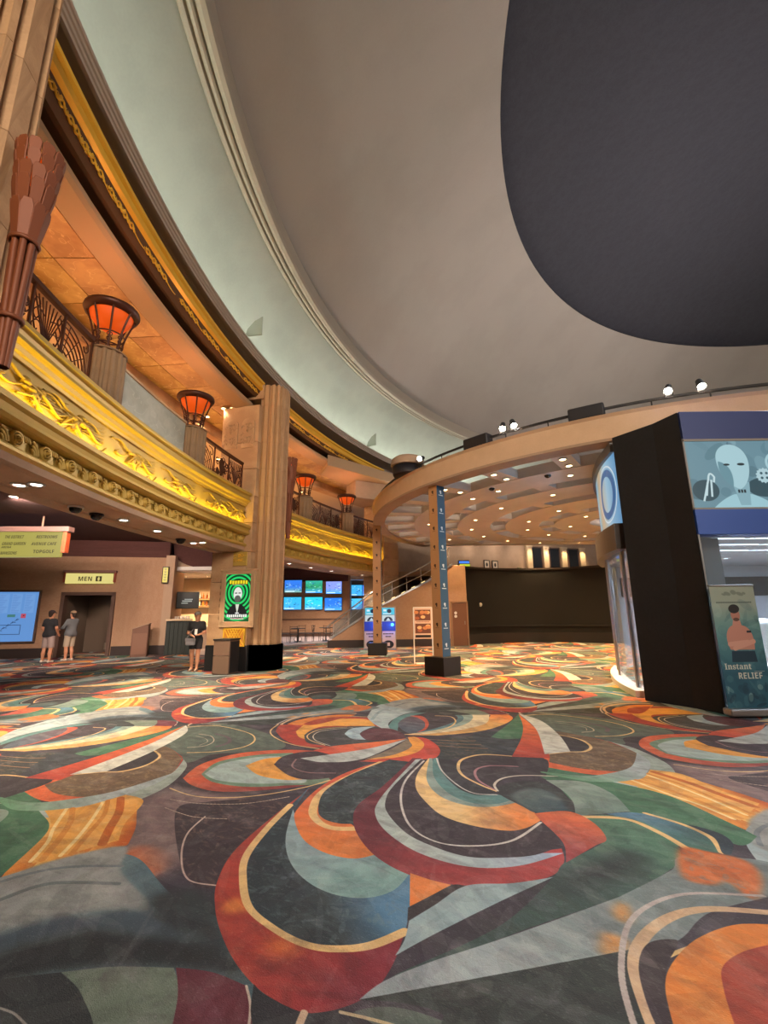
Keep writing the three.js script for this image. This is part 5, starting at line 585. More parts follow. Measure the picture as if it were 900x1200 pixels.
// ---------------------------------------------------------------- wall of screens
{
  const w = struct('wall_screens', 'tan wall carrying a grid of screens under a maroon band', 'wall', null, null);
  part(w, 'tan_panel', [box(8.6, 3.86, 0.3, -6.95, 1.93, -33.15), box(4.4, 4.8, 0.3, -0.6, 2.4, -34.65), box(0.3, 4.8, 1.6, -2.65, 2.4, -33.9)], mat.tanWall);
  part(w, 'maroon_band', box(8.6, 0.94, 0.4, -6.95, 4.33, -33.15), mat.maroon);
  part(w, 'cream_beam', box(2.6, 0.5, 0.5, -1.3, 4.22, -33.6), mat.white);
  part(w, 'chair_rail', box(8.6, 0.08, 0.06, -6.95, 1.2, -32.98), mat.mulch);
  struct('baseboard_screens', 'brown skirting under the wall of screens', 'skirting', box(8.6, 0.28, 0.06, -6.95, 0.17, -32.97), mat.mulch);
  const C = ['#2f6fd0', '#2f9f8f', '#7f8fe0', '#36a8d8', '#2cc0d8', '#2470e0', '#3a9fd8', '#3a78e0', '#48b0e0', '#3658e8'];
  const pos = [[-6.58, 3.52, 1.22, 'top left'], [-5.09, 3.47, 1.2, 'top middle'], [-3.66, 3.4, 1.12, 'top right'], [-6.59, 2.32, 1.24, 'bottom left'], [-5.09, 2.31, 1.24, 'bottom middle'], [-3.69, 2.24, 1.2, 'bottom right'], [-2.19, 3.26, 0.95, 'top left'], [-1.2, 3.25, 0.95, 'top right'], [-2.2, 2.26, 0.97, 'bottom left'], [-1.2, 2.25, 0.95, 'bottom right']];
  pos.forEach(([x, y, ww, wh], i) => {
    const far = i > 5, f = far ? 34.42 : 32.9, h = far ? 0.78 : 0.86;
    const t = thing('wall_television', far ? `blue lit television, ${wh} of the farther four by the stair` : `blue lit television, ${wh} of the six on the tan wall`, 'television', V(x, y, f));
    part(t, 'case', rbox(ww + 0.05, h + 0.05, 0.1, 0, 0, -0.02, 0.015), mat.dark);
    part(t, 'display', box(ww, h, 0.02, 0, 0, 0.035), canvasMat(canvas(128, 90, (g) => {
      seed = 500 + i; const base = C[i], grad = g.createLinearGradient(0, 0, 0, 90); grad.addColorStop(0, base); grad.addColorStop(0.55, i === 1 ? '#2c8f5c' : base); grad.addColorStop(1, i === 0 ? '#7fae9a' : '#48a4f4'); g.fillStyle = grad; g.fillRect(0, 0, 128, 90);
      for (let k = 0; k < 26; k++) { g.globalAlpha = rr(0.2, 0.75); g.fillStyle = ['#dff2ff', '#123a6c', '#8fe0f0', '#1d5fb0'][k % 4]; g.fillRect(rnd() * 118, 8 + rnd() * 66, rr(2, 18), rr(2, 10)); } g.globalAlpha = 0.85; g.fillStyle = '#eaf6ff'; g.fillRect(6, 80, 70, 5);
    }), 1.5));
    area(V(x, y, f - 0.12), V(x, y - 0.3, f - 5), ww, h, 0x66b4ff, 1.0);
  });
  for (const [x, f] of [[-6.8, 29], [-4.6, 29.5], [-2.6, 29.5]]) { downlight('recessed downlight before the wall of screens', V(x, 4.79, f), 'downlights before the screens', bulb.white); spot(V(x, 4.75, f), V(x, 0, f), 0xffe0c0, 90, 62, 0.8); }
}
// café tables and chairs
function cafeChair(label, x, f, turn) {
  const c = thing('cafe_chair', label, 'chair', V(x, 0.02, f), turn, 'black café chairs');
  part(c, 'seat', rbox(0.42, 0.035, 0.42, 0, 0.46, 0, 0.015), mat.dark);
  for (const [a, b] of [[-1, -1], [1, -1], [-1, 1], [1, 1]]) part(c, 'leg', bar([a * 0.18, 0.45, b * 0.18], [a * 0.2, 0, b * 0.2], 0.014), mat.dark);
  part(c, 'backrest', [bar([-0.19, 0.45, -0.19], [-0.2, 0.92, -0.26], 0.014), bar([0.19, 0.45, -0.19], [0.2, 0.92, -0.26], 0.014), ...[0.6, 0.74, 0.88].map((y) => bar([-0.19, y, -0.2 - (y - 0.45) * 0.15], [0.19, y, -0.2 - (y - 0.45) * 0.15], 0.012))], mat.dark);
}
function cafeTable(label, x, f) {
  const t = thing('cafe_table', label, 'table', V(x, 0.02, f)); part(t, 'top', cyl(0.42, 0.42, 0.03, 0, 0.74, 0, 28), mat.dark); part(t, 'stem', cyl(0.03, 0.03, 0.7, 0, 0.04, 0, 10), mat.dark); part(t, 'foot', [lathe([[0, 0], [0.26, 0], [0.27, 0.02], [0.05, 0.05], [0, 0.05]], 20), ring(0.12, 0.012, -0.1, 0.16, 0.02), ring(0.12, 0.012, 0.1, 0.16, 0.02)], mat.dark);
}
cafeTable('black round café table nearest the poster pillar', -5.0, 26.8); cafeTable('black round café table at the foot of the stair', -3.5, 27.6);
[[-5.75, 26.7, 1.5, 'left of the nearer café table'], [-4.35, 26.9, -1.6, 'right of the nearer café table'], [-5.1, 26.1, 0.1 + Math.PI, 'in front of the nearer café table'], [-4.9, 27.5, 0.2, 'behind the nearer café table'], [-4.05, 27.5, 1.5, 'left of the farther café table'], [-3.3, 26.9, 3.0, 'in front of the farther café table']].forEach(([x, f, a, w]) => cafeChair(`black metal café chair ${w}`, x, f, a));

// ---------------------------------------------------------------- stair to the platform
const ST = frameTurn(-5, 22.3, 4, 22.9), SP = (s, y = 0, out = 0) => V(-5 + s * Math.cos(ST) + out * Math.sin(ST), y, 22.3 + s * Math.sin(ST) - out * Math.cos(ST));
const stairY = (s) => s < 2.4 ? 0 : s < 4.6 ? (s - 2.4) * 0.72 : s < 7.1 ? 1.584 + (s - 4.6) * 0.5 : 2.834 + (s - 7.1) * 0.7;
{
  const st = thing('staircase', 'tan sided staircase rising to the right behind the dotted posts', 'staircase', SP(0), ST);
  part(st, 'side_wall', ext([[2.25, 0], [2.25, 0.22], [2.5, 0.42], [4.6, 1.78], [7.1, 3.02], [8.35, 3.87], [9.05, 3.87], [9.05, 0]], 0.22, 0.01), mat.tanWall);
  part(st, 'skirting', [box(5.9, 0.34, 0.06, 5.2, 0.17, 0.13), box(0.06, 0.34, 0.06, 9.02, 0.17, 0.13)], mat.base);
  const cap = ext([[2.4, 0.4], [4.6, 1.8], [7.1, 3.04], [8.4, 3.9], [8.4, 3.97], [7.1, 3.12], [4.6, 1.88], [2.4, 0.48]], 0.28, 0.01); part(st, 'stringer_cap', cap, mat.steel);
  const n = 22; for (let k = 0; k < n; k++) { const s = 2.6 + k * (5.8 / n), y = (k + 1) * 3.85 / n; part(st, 'step', rbox(0.32, y, 1.9, s + 0.13, y / 2, -1.1, 0.01, 1), mat.mulch); }
  const rail = thing('stair_railing', 'steel stair railing with glass panels along the staircase', 'railing', SP(0), ST);
  const T = (s, h) => [s, stairY(s) + h, 0.02];
  part(rail, 'handrail', tube([T(2.2, 0.95), T(3, 1.12), T(4.6, 1.12), T(5.8, 1.1), T(7.1, 1.1), T(8.3, 1.1)].map((q) => q), 0.035, 40, 8), mat.steel);
  part(rail, 'mid_rail', tube([T(2.4, 0.6), T(4.6, 0.72), T(7.1, 0.7), T(8.3, 0.7)], 0.02, 40, 6), mat.steel);
  for (let s = 2.5; s <= 8.3; s += 0.72) part(rail, 'post', bar([s, stairY(s) + 0.2, 0.02], [s, stairY(s) + 1.12, 0.02], 0.022), mat.steel);
  const glass = new THREE.MeshPhysicalMaterial({ color: '#dfe6ea', transmission: 0.9, roughness: 0.08, thickness: 0, side: THREE.DoubleSide });
  for (let s = 2.5; s < 4.7; s += 0.72) part(rail, 'glass_panel', ext([[s + 0.04, stairY(s) + 0.3], [s + 0.68, stairY(s + 0.68) + 0.3], [s + 0.68, stairY(s + 0.68) + 1.0], [s + 0.04, stairY(s) + 1.0]], 0.012), glass);
  const lampM = glow('#ffdf9a', 1.6); for (let s = 4.9; s < 8; s += 0.5) part(st, 'stringer_light', box(0.2, 0.03, 0.03, s, stairY(s) + 0.33, 0.15, 0, 0.46), lampM);
  // service door and platform
  const d = thing('service_door', 'plain brown door with two round notices beside the black curved wall', 'door', SP(8.66, 0, 0.13), ST);
  part(d, 'leaf', rbox(0.72, 2.02, 0.06, 0, 1.01, 0, 0.01), M('#6b4530', 0.6)); part(d, 'door_frame', [box(0.06, 2.1, 0.1, -0.39, 1.05, 0), box(0.06, 2.1, 0.1, 0.39, 1.05, 0), box(0.84, 0.06, 0.1, 0, 2.08, 0)], M('#8a6a52', 0.6)); part(d, 'notice', [cyl(0.07, 0.07, 0.01, 0, 0, 0, 16), cyl(0.07, 0.07, 0.01, 0, 0, 0, 16)].map((g, i) => { g.rotateX(Math.PI / 2); return mv(g, -0.2, 1.55 - i * 0.16, 0.035); }), mat.white); part(d, 'handle', bar([0.24, 1.0, 0.05], [0.24, 1.16, 0.05], 0.015), mat.steel);
  const g = ext([[-0.2, 26.2], [2.9, 25.0], [4.0, 23.7], [6, 25.0], [8, 25.1], [10, 24.6], [13, 22], [22, 22], [22, 37], [4, 33]], 0.3); g.rotateX(-Math.PI / 2); struct('floor_platform', 'raised platform behind the black curved wall', 'platform', mv(g, 0, 3.7, 0), mat.plaster);
}
// the black curved wall under the platform
{
  const O = { cx: 7.7, cf: 19.6 }, w = struct('wall_black', 'black curved wall below the raised platform', 'wall', null, null);
  part(w, 'curtain_panel', arc(closed([[5.1, 0], [5.1, 3.8], [5.3, 3.8], [5.3, 0]]), 40, 172, 3, O), M('#070709', 0.6));
  part(w, 'ledge', arc(closed([[5.02, 0.82], [5.02, 0.9], [5.15, 0.9], [5.15, 0.82]]), 40, 172, 3, O), M('#141214', 0.6));
  part(w, 'plinth', arc(closed([[5.05, 0], [5.05, 0.5], [5.15, 0.5], [5.15, 0]]), 40, 172, 3, O), M('#211a1c', 0.7));
  part(w, 'top_cap', arc(closed([[5.0, 3.78], [5.0, 3.87], [5.35, 3.87], [5.35, 3.78]]), 40, 172, 3, O), M('#3a302c', 0.6));
  const p = pol(57, 5.08, 1.95, 7.7, 19.6); const s = single('wall_disc', 'small white round fitting on the black curved wall', 'fitting', [(() => { const g = cyl(0.1, 0.09, 0.04, 0, 0, 0, 18); g.rotateX(Math.PI / 2); return g; })(), sph(0.03, 0, 0, 0.045)], mat.white, p, -0.6);
}
// back wall of the platform: framed pictures, pilasters, dark openings
{
  const R = 29.3, put = (x) => { const f = CF + Math.sqrt(R * R - (CX - x) ** 2); return [Math.atan2(f - CF, CX - x) / D, f]; };
  for (const [x, w] of [[7.35, 'left'], [8.05, 'right']]) { const [t] = put(x); const o = thing('framed_picture', `${w} of two small black framed pictures above the black curved wall`, 'picture', pol(t, R, 4.9), turnAt(t)); part(o, 'frame', [box(0.56, 0.06, 0.05, 0, 0.29, 0), box(0.56, 0.06, 0.05, 0, -0.29, 0), box(0.06, 0.64, 0.05, -0.26, 0, 0), box(0.06, 0.64, 0.05, 0.26, 0, 0)], mat.dark); part(o, 'print', box(0.48, 0.56, 0.02, 0, 0, 0), printMat(canvas(64, 72, (g) => { g.fillStyle = '#cfc2b0'; g.fillRect(0, 0, 64, 72); g.fillStyle = '#2a2624'; g.beginPath(); g.ellipse(32, 36, 13, 18, 0, 0, 6.3); g.fill(); }))); }
  [[11.7, 'left'], [13.3, 'middle'], [15.0, 'right']].forEach(([x, w]) => { const [t] = put(x); const o = thing('doorway_panel', `${w} dark opening between lit pilasters on the platform`, 'doorway', pol(t, R - 0.1, 3.86), turnAt(t)); part(o, 'dark_glass', box(0.9, 2.5, 0.06, 0, 1.25, 0), M('#171a24', 0.25)); part(o, 'casing', [box(0.08, 2.56, 0.12, -0.48, 1.28, 0), box(0.08, 2.56, 0.12, 0.48, 1.28, 0), box(1.04, 0.08, 0.12, 0, 2.56, 0)], mat.mulch); });
  [[11.0, 'leftmost'], [12.5, 'second'], [14.15, 'third'], [15.8, 'rightmost']].forEach(([x, w]) => { const [t] = put(x); const o = thing('pilaster', `${w} cream pilaster on the platform wall`, 'pilaster', pol(t, R - 0.1, 3.86), turnAt(t)); part(o, 'shaft', rbox(0.5, 2.5, 0.2, 0, 1.25, 0.02, 0.02), mat.cream); part(o, 'head', rbox(0.6, 0.16, 0.26, 0, 2.58, 0.02, 0.02), mat.cream); spot(pol(t, R - 0.6, 6.5), pol(t, R - 0.1, 4.2), 0xffd6a0, 16, 40, 0.8); });
  [4.6, 6.6, 8.6, 10.6, 12.8].forEach((x) => { const [t, f] = put(x), p = V(x, 6.9, f - 1.6), o = thing('added_wall_washer', 'small added lamp on a bracket washing the platform wall', 'downlight', p, turnAt(t), 'added wall washers of the platform'); part(o, 'can', cyl(0.07, 0.07, 0.2, 0, -0.1, 0, 14), mat.dark); part(o, 'bulb', cyl(0.055, 0.055, 0.01, 0, -0.108, 0, 14), bulb.warm); part(o, 'bracket', bar([0, 0.05, 0], [0, 0.05, -1.6], 0.02), mat.dark); spot(p.clone().setY(6.75), pol(t, R, 5.0), 0xffe6cc, 11, 62, 0.8, 4); });  // lamps added to brighten the platform wall
  const [t9] = put(10.1); const e = thing('exit_sign', 'small lit green sign standing on the platform wall', 'sign', pol(t9, R - 0.05, 4.55), turnAt(t9)); part(e, 'case', rbox(0.34, 0.46, 0.1, 0, 0, 0, 0.01), mat.dark); part(e, 'face', box(0.28, 0.4, 0.02, 0, 0, 0.05), glow('#7fd02a', 0.8));
  const k = thing('game_display', 'small blue and yellow lit display at the top of the stair', 'display', V(4.3, 3.85, 24.6), 0.1); part(k, 'cabinet', rbox(0.62, 0.3, 0.4, 0, 0.15, 0, 0.02), mat.dark); part(k, 'face', [box(0.56, 0.14, 0.02, 0, 0.36, 0.1)], glow('#4f8cff', 1.0)); part(k, 'lower_face', box(0.56, 0.12, 0.02, 0, 0.2, 0.205), glow('#d8e83a', 0.8)); part(k, 'top_box', rbox(0.6, 0.24, 0.2, 0, 0.36, 0, 0.02), mat.dark);
  const sp = thing('wall_speaker', 'small black speaker on the wall beside the stair', 'speaker', pol(37.6, 29.3, 4.9), turnAt(37.6)); part(sp, 'case', rbox(0.22, 0.42, 0.18, 0, 0, 0.08, 0.02), mat.dark); part(sp, 'cone', (() => { const g = cyl(0.08, 0.07, 0.02, 0, 0, 0, 16); g.rotateX(Math.PI / 2); return mv(g, 0, 0.05, 0.175); })(), mat.grey);
}

// ---------------------------------------------------------------- two lit kiosks and the poster stand
[[-0.62, 20.9, 'left'], [0.12, 20.85, 'right']].forEach(([x, f, w]) => {
  const o = thing('ticket_machine', `${w} of two blue lit self-service machines against the stair wall`, 'machine', V(x, 0, f), 0.05);
  part(o, 'body', [rbox(0.68, 1.86, 0.55, 0, 0.95, 0, 0.03)], M('#9c8d80', 0.5)); part(o, 'kick_base', rbox(0.7, 0.08, 0.58, 0, 0.04, 0, 0.01), mat.grey);
  part(o, 'top_screen', box(0.56, 0.3, 0.02, 0, 1.66, 0.28), canvasMat(canvas(96, 52, (g) => { g.fillStyle = '#46c8e8'; g.fillRect(0, 0, 96, 52); g.fillStyle = '#0d2c48'; g.beginPath(); g.arc(56, 24, 16, 0, 6.3); g.fill(); g.fillStyle = '#e8f8ff'; g.fillRect(10, 40, 60, 6); g.fillRect(12, 12, 22, 14); }), 0.9));
  part(o, 'logo_screen', box(0.56, 0.26, 0.02, 0, 1.36, 0.28), canvasMat(canvas(96, 48, (g) => { g.fillStyle = '#d8e8ec'; g.fillRect(0, 0, 96, 48); g.fillStyle = '#152430'; g.beginPath(); g.arc(48, 46, 34, Math.PI, 0); g.fill(); g.fillStyle = '#d8e8ec'; g.beginPath(); g.moveTo(48, 18); g.lineTo(66, 44); g.lineTo(30, 44); g.fill(); }), 0.8));
  part(o, 'blue_panel', box(0.64, 0.4, 0.03, 0, 1.02, 0.275), glow('#1338c8', 0.55)); part(o, 'blue_lamp', sph(0.07, 0.18, 1.08, 0.29, 1, 1, 0.4), glow('#3a8cff', 5));
  part(o, 'front_print', box(0.62, 0.7, 0.02, 0, 0.44, 0.272), printMat(canvas(96, 108, (g) => { g.fillStyle = '#cbb6a2'; g.fillRect(0, 0, 96, 108); g.fillStyle = '#4a3c34'; for (const [y, n] of [[10, 9], [28, 5]]) for (let k = 0; k < n; k++) g.fillRect(48 - n * 4 + k * 8, y, 6, 9); g.fillStyle = '#171417'; g.beginPath(); g.ellipse(48, 84, 36, 26, 0, 0, 6.3); g.fill(); g.fillStyle = '#cbb6a2'; g.fillRect(38, 72, 20, 22); })));
  point(V(x + 0.15, 1.08, f - 0.5), 0x3a70ff, 1.6);
});
{
  const o = thing('poster_stand', 'slim white stand with a food poster left of the blue-sided post', 'stand', V(1.22, 0, 15.1), 0.06);
  part(o, 'pole', [rbox(0.035, 1.74, 0.035, -0.3, 0.87, 0, 0.006), rbox(0.035, 1.74, 0.035, 0.3, 0.87, 0, 0.006), rbox(0.62, 0.035, 0.035, 0, 1.75, 0, 0.006), rbox(0.5, 0.02, 0.4, 0, 0.01, 0, 0.004)], mat.white);
  part(o, 'poster', box(0.56, 0.96, 0.02, 0, 1.25, 0), printMat(canvas(160, 280, (g) => {
    g.fillStyle = '#d8b49c'; g.fillRect(0, 0, 160, 280); seed = 31;
    for (const [y, h] of [[14, 100], [142, 90]]) { g.fillStyle = '#6a3a26'; g.fillRect(8, y, 144, h); for (let k = 0; k < 7; k++) { g.fillStyle = ['#c9824c', '#a85a34', '#e0b078'][k % 3]; g.beginPath(); g.ellipse(20 + rnd() * 120, y + 20 + rnd() * (h - 40), 22, 15, 0, 0, 6.3); g.fill(); } }
    g.fillStyle = '#a8745c'; for (let k = 0; k < 11; k++) g.fillRect(22 + k * 11, 120, 8, 10); g.fillStyle = '#20140e'; g.fillRect(8, 246, 144, 24);
  })));
}

// ---------------------------------------------------------------- posts with small emblems
function emblemCanvas(bg, fg, light) {
  return canvas(64, 128, (g) => { g.fillStyle = bg; g.fillRect(0, 0, 64, 128); g.fillStyle = fg; g.beginPath(); g.ellipse(32, 52, 7, 9, 0.2, 0, 6.3); g.fill(); g.fillRect(29, 58, 9, 10); g.fillRect(24, 46, 5, 10); if (light) g.fillRect(14, 76, 36, 5); else { g.globalAlpha = 0.5; g.fillRect(20, 74, 24, 3); } });
}
const beigeFace = new THREE.MeshStandardMaterial({ map: tex(emblemCanvas('#b98a5e', '#3d2410', false)), roughness: 0.6 }), blueFace = new THREE.MeshStandardMaterial({ map: tex(emblemCanvas('#2e4d68', '#c2ccd4', true)), roughness: 0.5 });
function facePlane(w, h) { const g = new THREE.BoxGeometry(w, h, 0.012), u = g.attributes.uv; for (let i = 0; i < u.count; i++) u.setXY(i, u.getX(i), u.getY(i) * h / 0.52); return g; }
function post(label, x, f, turn, s) {
  const o = thing('lobby_post', label, 'post', V(x, 0, f), turn); const h = 4.63;
  part(o, 'base', rbox(0.68 * s, 0.46, 0.68 * s, 0, 0.23, 0, 0.015), M('#17110f', 0.5));
  part(o, 'core', box(0.3 * s, h, 0.3 * s, 0, 0.46 + h / 2, 0), mat.stone);
  const a = part(o, 'beige_face', facePlane(0.31 * s, h), beigeFace); a.position.set(-0.153 * s, 0.46 + h / 2, 0); a.rotation.y = -Math.PI / 2;
  const b = part(o, 'blue_face', facePlane(0.31 * s, h), blueFace); b.position.set(0, 0.46 + h / 2, 0.153 * s);
  const c = part(o, 'beige_face', facePlane(0.31 * s, h), beigeFace); c.position.set(0.153 * s, 0.46 + h / 2, 0); c.rotation.y = Math.PI / 2;
  return o;
}
post('square post with beige and blue emblem faces on a black block', 1.5, 12.5, 0.72, 1);
post('beige square post dotted with emblems standing at the ring end', -0.3, 18.4, 1.5, 1.05);

// ---------------------------------------------------------------- ring beam and trellis
const RG = { cx: 9.7, cf: 17.9 };
const rp = (t, R, y) => pol(t, R, y, RG.cx, RG.cf);
const ringPlaster = M(0xffffff, 0.85, 0, { map: toneTex(256, [[4, 2], [16, 1], [128, 0.7]], 61, '#cbab8a', '#d4b595', 0.4) });
{
  const r = thing('ring_beam', 'large curved beige ring beam carrying spotlights', 'beam');
  part(r, 'beam', arc(closed([[10.1, 5.12], [10.12, 5.64], [10.18, 5.7], [9.72, 5.7], [9.72, 5.12]]), -222, 42, 2.5, { ...RG, caps: true }), ringPlaster);
  part(r, 'under_edge', arc(closed([[10.14, 5.1], [10.14, 5.16], [9.68, 5.16], [9.68, 5.1]]), -222, 42, 2.5, RG), mat.plaster);
  part(r, 'track_rail', arc(closed([[10.0, 5.88], [10.0, 5.93], [9.95, 5.93], [9.95, 5.88]]), -110, 0, 2.5, RG), mat.dark);
  for (let t = -108; t <= 0; t += 6) part(r, 'track_stub', bar(rp(t, 9.975, 5.68), rp(t, 9.975, 5.9), 0.015), mat.dark);
}
{
  const g = thing('ceiling_trellis', 'pale coffered trellis of arcs and spokes inside the ring beam', 'trellis');
  const tm = M(0xffffff, 0.9, 0, { map: toneTex(256, [[4, 2], [16, 1], [128, 0.7]], 67, '#c4bab0', '#cdc3b9', 0.4) });
  const radii = [7.95, 5.95, 3.95, 1.95];
  const FE = 6.3, tEnd = (R) => R <= FE ? 180 : Math.asin(FE / R) / D;   // the trellis stops at a straight beam 24 m ahead
  radii.forEach((R) => part(g, 'arc_beam', arc(closed([[R + (R > 7 ? 0.52 : 0.72), 5.14], [R + (R > 7 ? 0.52 : 0.72), 5.42], [R - 0.66, 5.42], [R - 0.66, 5.14]]), -180 - Math.min(179.9, tEnd(R)) * (tEnd(R) < 180 ? 1 : 0), tEnd(R) < 180 ? tEnd(R) : 180, 4, { ...RG, caps: true }), tm));
  part(g, 'end_beam', box(16, 0.5, 0.5, 9.7, 5.36, -(17.9 + FE)), tm);
  const lv = [9.72, ...radii];
  for (let k = 0; k < 4; k++) { const st = k < 1 ? 11.25 : k < 2 ? 15 : 30; for (let t = -32 + (k === 1 ? 2 : 0); t < 328 - 1; t += st) { if (Math.sin(t * D) * lv[k] > FE) continue; const R1 = lv[k] - (k ? 0.5 : 0), R0 = lv[k + 1] + 0.5, b = part(g, 'spoke', box(R1 - R0, 0.24, 0.46), tm); b.position.copy(rp(t, (R0 + R1) / 2, 5.28)); b.rotation.y = -t * D; } }
  const G = 'downlights of the trellis';
  radii.forEach((R, k) => { for (let t = -32 + 5.6 * (k % 2 + 0.5); t < 327; t += [16, 20, 30, 60][k]) { if (Math.sin(t * D) * R > FE - 0.3) continue; const p = rp(t, R + (k % 2 ? 0.15 : -0.1), 5.13); downlight('small warm downlight set in the trellis beams', p, G, bulb.warm, 1); spot(p.clone().setY(5.1), p.clone().setY(0), 0xffd294, 42, 55, 0.8, 3); } });
  for (const t of [-43.3, -54.5, -65.8, -32]) for (const R of [9.3, 8.7]) { const p = rp(t, R, 5.14); downlight('small warm downlight set in the spokes behind the ring beam', p, 'downlights of the outer spokes', bulb.warm, 1.1); spot(p.clone().setY(5.1), p.clone().setY(0), 0xffc46c, 24, 55, 0.8, 3); }
  [[-38, 8.9, 'left'], [-50, 8.3, 'right']].forEach(([t, R, w]) => { const o = thing('trellis_camera', `black dome camera on the trellis, ${w}`, 'camera', rp(t, R === 8.9 ? 8.3 : R, 5.14)); part(o, 'collar', cyl(0.11, 0.11, 0.03, 0, -0.02, 0, 16), mat.white); part(o, 'dome', lathe([[0.09, -0.02], [0.08, -0.06], [0.04, -0.09], [0, -0.1]], 14), M('#0c0b0c', 0.15)); });
}
// spotlights, loudspeakers and the drum on the ring
function trackLight(label, t, aim, I) {
  const p = rp(t, 9.975, 6.08), o = thing('track_spotlight', label, 'spotlight', p); const d = aim.clone().sub(p).normalize();
  const can = new THREE.Group(); can.name = 'lamp_head'; o.add(can); can.quaternion.setFromUnitVectors(new THREE.Vector3(0, 0, 1), d);
  const h = lathe([[0.02, -0.14], [0.06, -0.13], [0.075, 0.02], [0.09, 0.1], [0.085, 0.1], [0.07, 0.03]], 20); h.rotateX(Math.PI / 2); part(can, 'housing', h, mat.dark);
  const l = cyl(0.068, 0.068, 0.01, 0, 0, 0, 20); l.rotateX(Math.PI / 2); part(can, 'lens', mv(l, 0, 0, 0.06), glow('#fff3e0', 70));
  part(o, 'yoke', [bar([-0.085, 0, 0], [-0.085, -0.16, 0], 0.01), bar([0.085, 0, 0], [0.085, -0.16, 0], 0.01), bar([-0.085, -0.16, 0], [0.085, -0.16, 0], 0.01)], mat.dark);
  spot(p.clone().addScaledVector(d, 0.14), aim, 0xfff3ea, I, 40, 0.7, 4); return o;
}
trackLight('glaring left spotlight of the pair above the first loudspeaker', -47.6, V(1.0, 0, 6.5), 90);
trackLight('right smaller spotlight of the pair above the first loudspeaker', -49.2, V(3.2, 0, 6.2), 70);
trackLight('glaring left spotlight of the pair above the kiosk', -67.9, V(2.2, 0, 4.6), 90);
trackLight('right smaller spotlight of the pair above the kiosk', -71.2, V(5, 0, 4.5), 70);
trackLight('right spotlight beside the drum at the ring end', -30.6, V(-2, 4, 9), 90);
trackLight('left spotlight beside the drum at the ring end', -27.6, V(-5, 2, 12), 90);
// unseen track spotlights, out of view to the right, placed to light the carpet
[[-80, V(3, 0, 1)], [-84, V(6, 0, 0)], [-92, V(8, 0, 2)], [-100, V(12, 0, 2)]].forEach(([t, a], i) => trackLight(`unseen track spotlight beyond the right edge of the picture, number ${['one', 'two', 'three', 'four'][i]} from the kiosk`, t, a, 90));
[[-43.4, 'left'], [-58.8, 'right']].forEach(([t, w]) => { const o = thing('loudspeaker', `${w} black box loudspeaker lying on the ring beam`, 'loudspeaker', rp(t, 9.98, 5.705), (90 - t) * D + Math.PI); part(o, 'case', rbox(0.74, 0.3, 0.3, 0, 0.16, 0, 0.04), M('#1c1b22', 0.5)); part(o, 'grille', rbox(0.68, 0.24, 0.02, 0, 0.16, -0.155, 0.008), M('#26252d', 0.7)); part(o, 'foot', [box(0.05, 0.02, 0.2, -0.25, 0.01, 0), box(0.05, 0.02, 0.2, 0.25, 0.01, 0)], mat.dark); });
{
  const o = thing('speaker_drum', 'round black drum with a beige cap at the end of the ring beam', 'loudspeaker', rp(-26.5, 10.0, 5.71)); part(o, 'body', lathe([[0, 0], [0.44, 0], [0.46, 0.05], [0.46, 0.3], [0, 0.3]], 28), M('#1c1920', 0.6)); part(o, 'cap', lathe([[0, 0.3], [0.5, 0.3], [0.52, 0.34], [0.5, 0.52], [0.4, 0.6], [0, 0.6]], 28), mat.plaster);
  const b = thing('bulkhead', 'beige sloping bulkhead at the far end of the gallery', 'bulkhead'); const pts = [pol(23.8, 28.2), pol(33, 26.9), pol(35.4, 26.9), pol(36.4, 29.3), pol(26, 29.3)].map((p) => [p.x, -p.z]); const g = ext(pts, 0.5, 0.02); g.rotateX(-Math.PI / 2); part(b, 'slab', mv(g, 0, 8.35, 0), mat.pinkPlaster);
  const q = [pol(29.2, 28.3), pol(33, 27.2), pol(35.2, 27.2), pol(36, 29.3), pol(30.5, 29.3)].map((p) => [p.x, -p.z]); const g2 = ext(q, 0.9, 0.02); g2.rotateX(-Math.PI / 2); part(b, 'drop', mv(g2, 0, 7.66, 0), mat.plaster);
}
// clear wind screens standing on the cornice
[[8.9, 'nearer'], [29.8, 'farther']].forEach(([t, w]) => single('cornice_bracket', `${w} translucent quarter-round plate standing on the cornice`, 'plate', ext([[0, 0], [0.55, 0], [0.55, 0.62], [0.3, 0.5], [0.08, 0.25]], 0.03), new THREE.MeshPhysicalMaterial({ color: '#d0d4cc', roughness: 0.35, transmission: 0.8, thickness: 0, side: THREE.DoubleSide }), pol(t, 27.82, 9.87), turnAt(t) - Math.PI / 2));

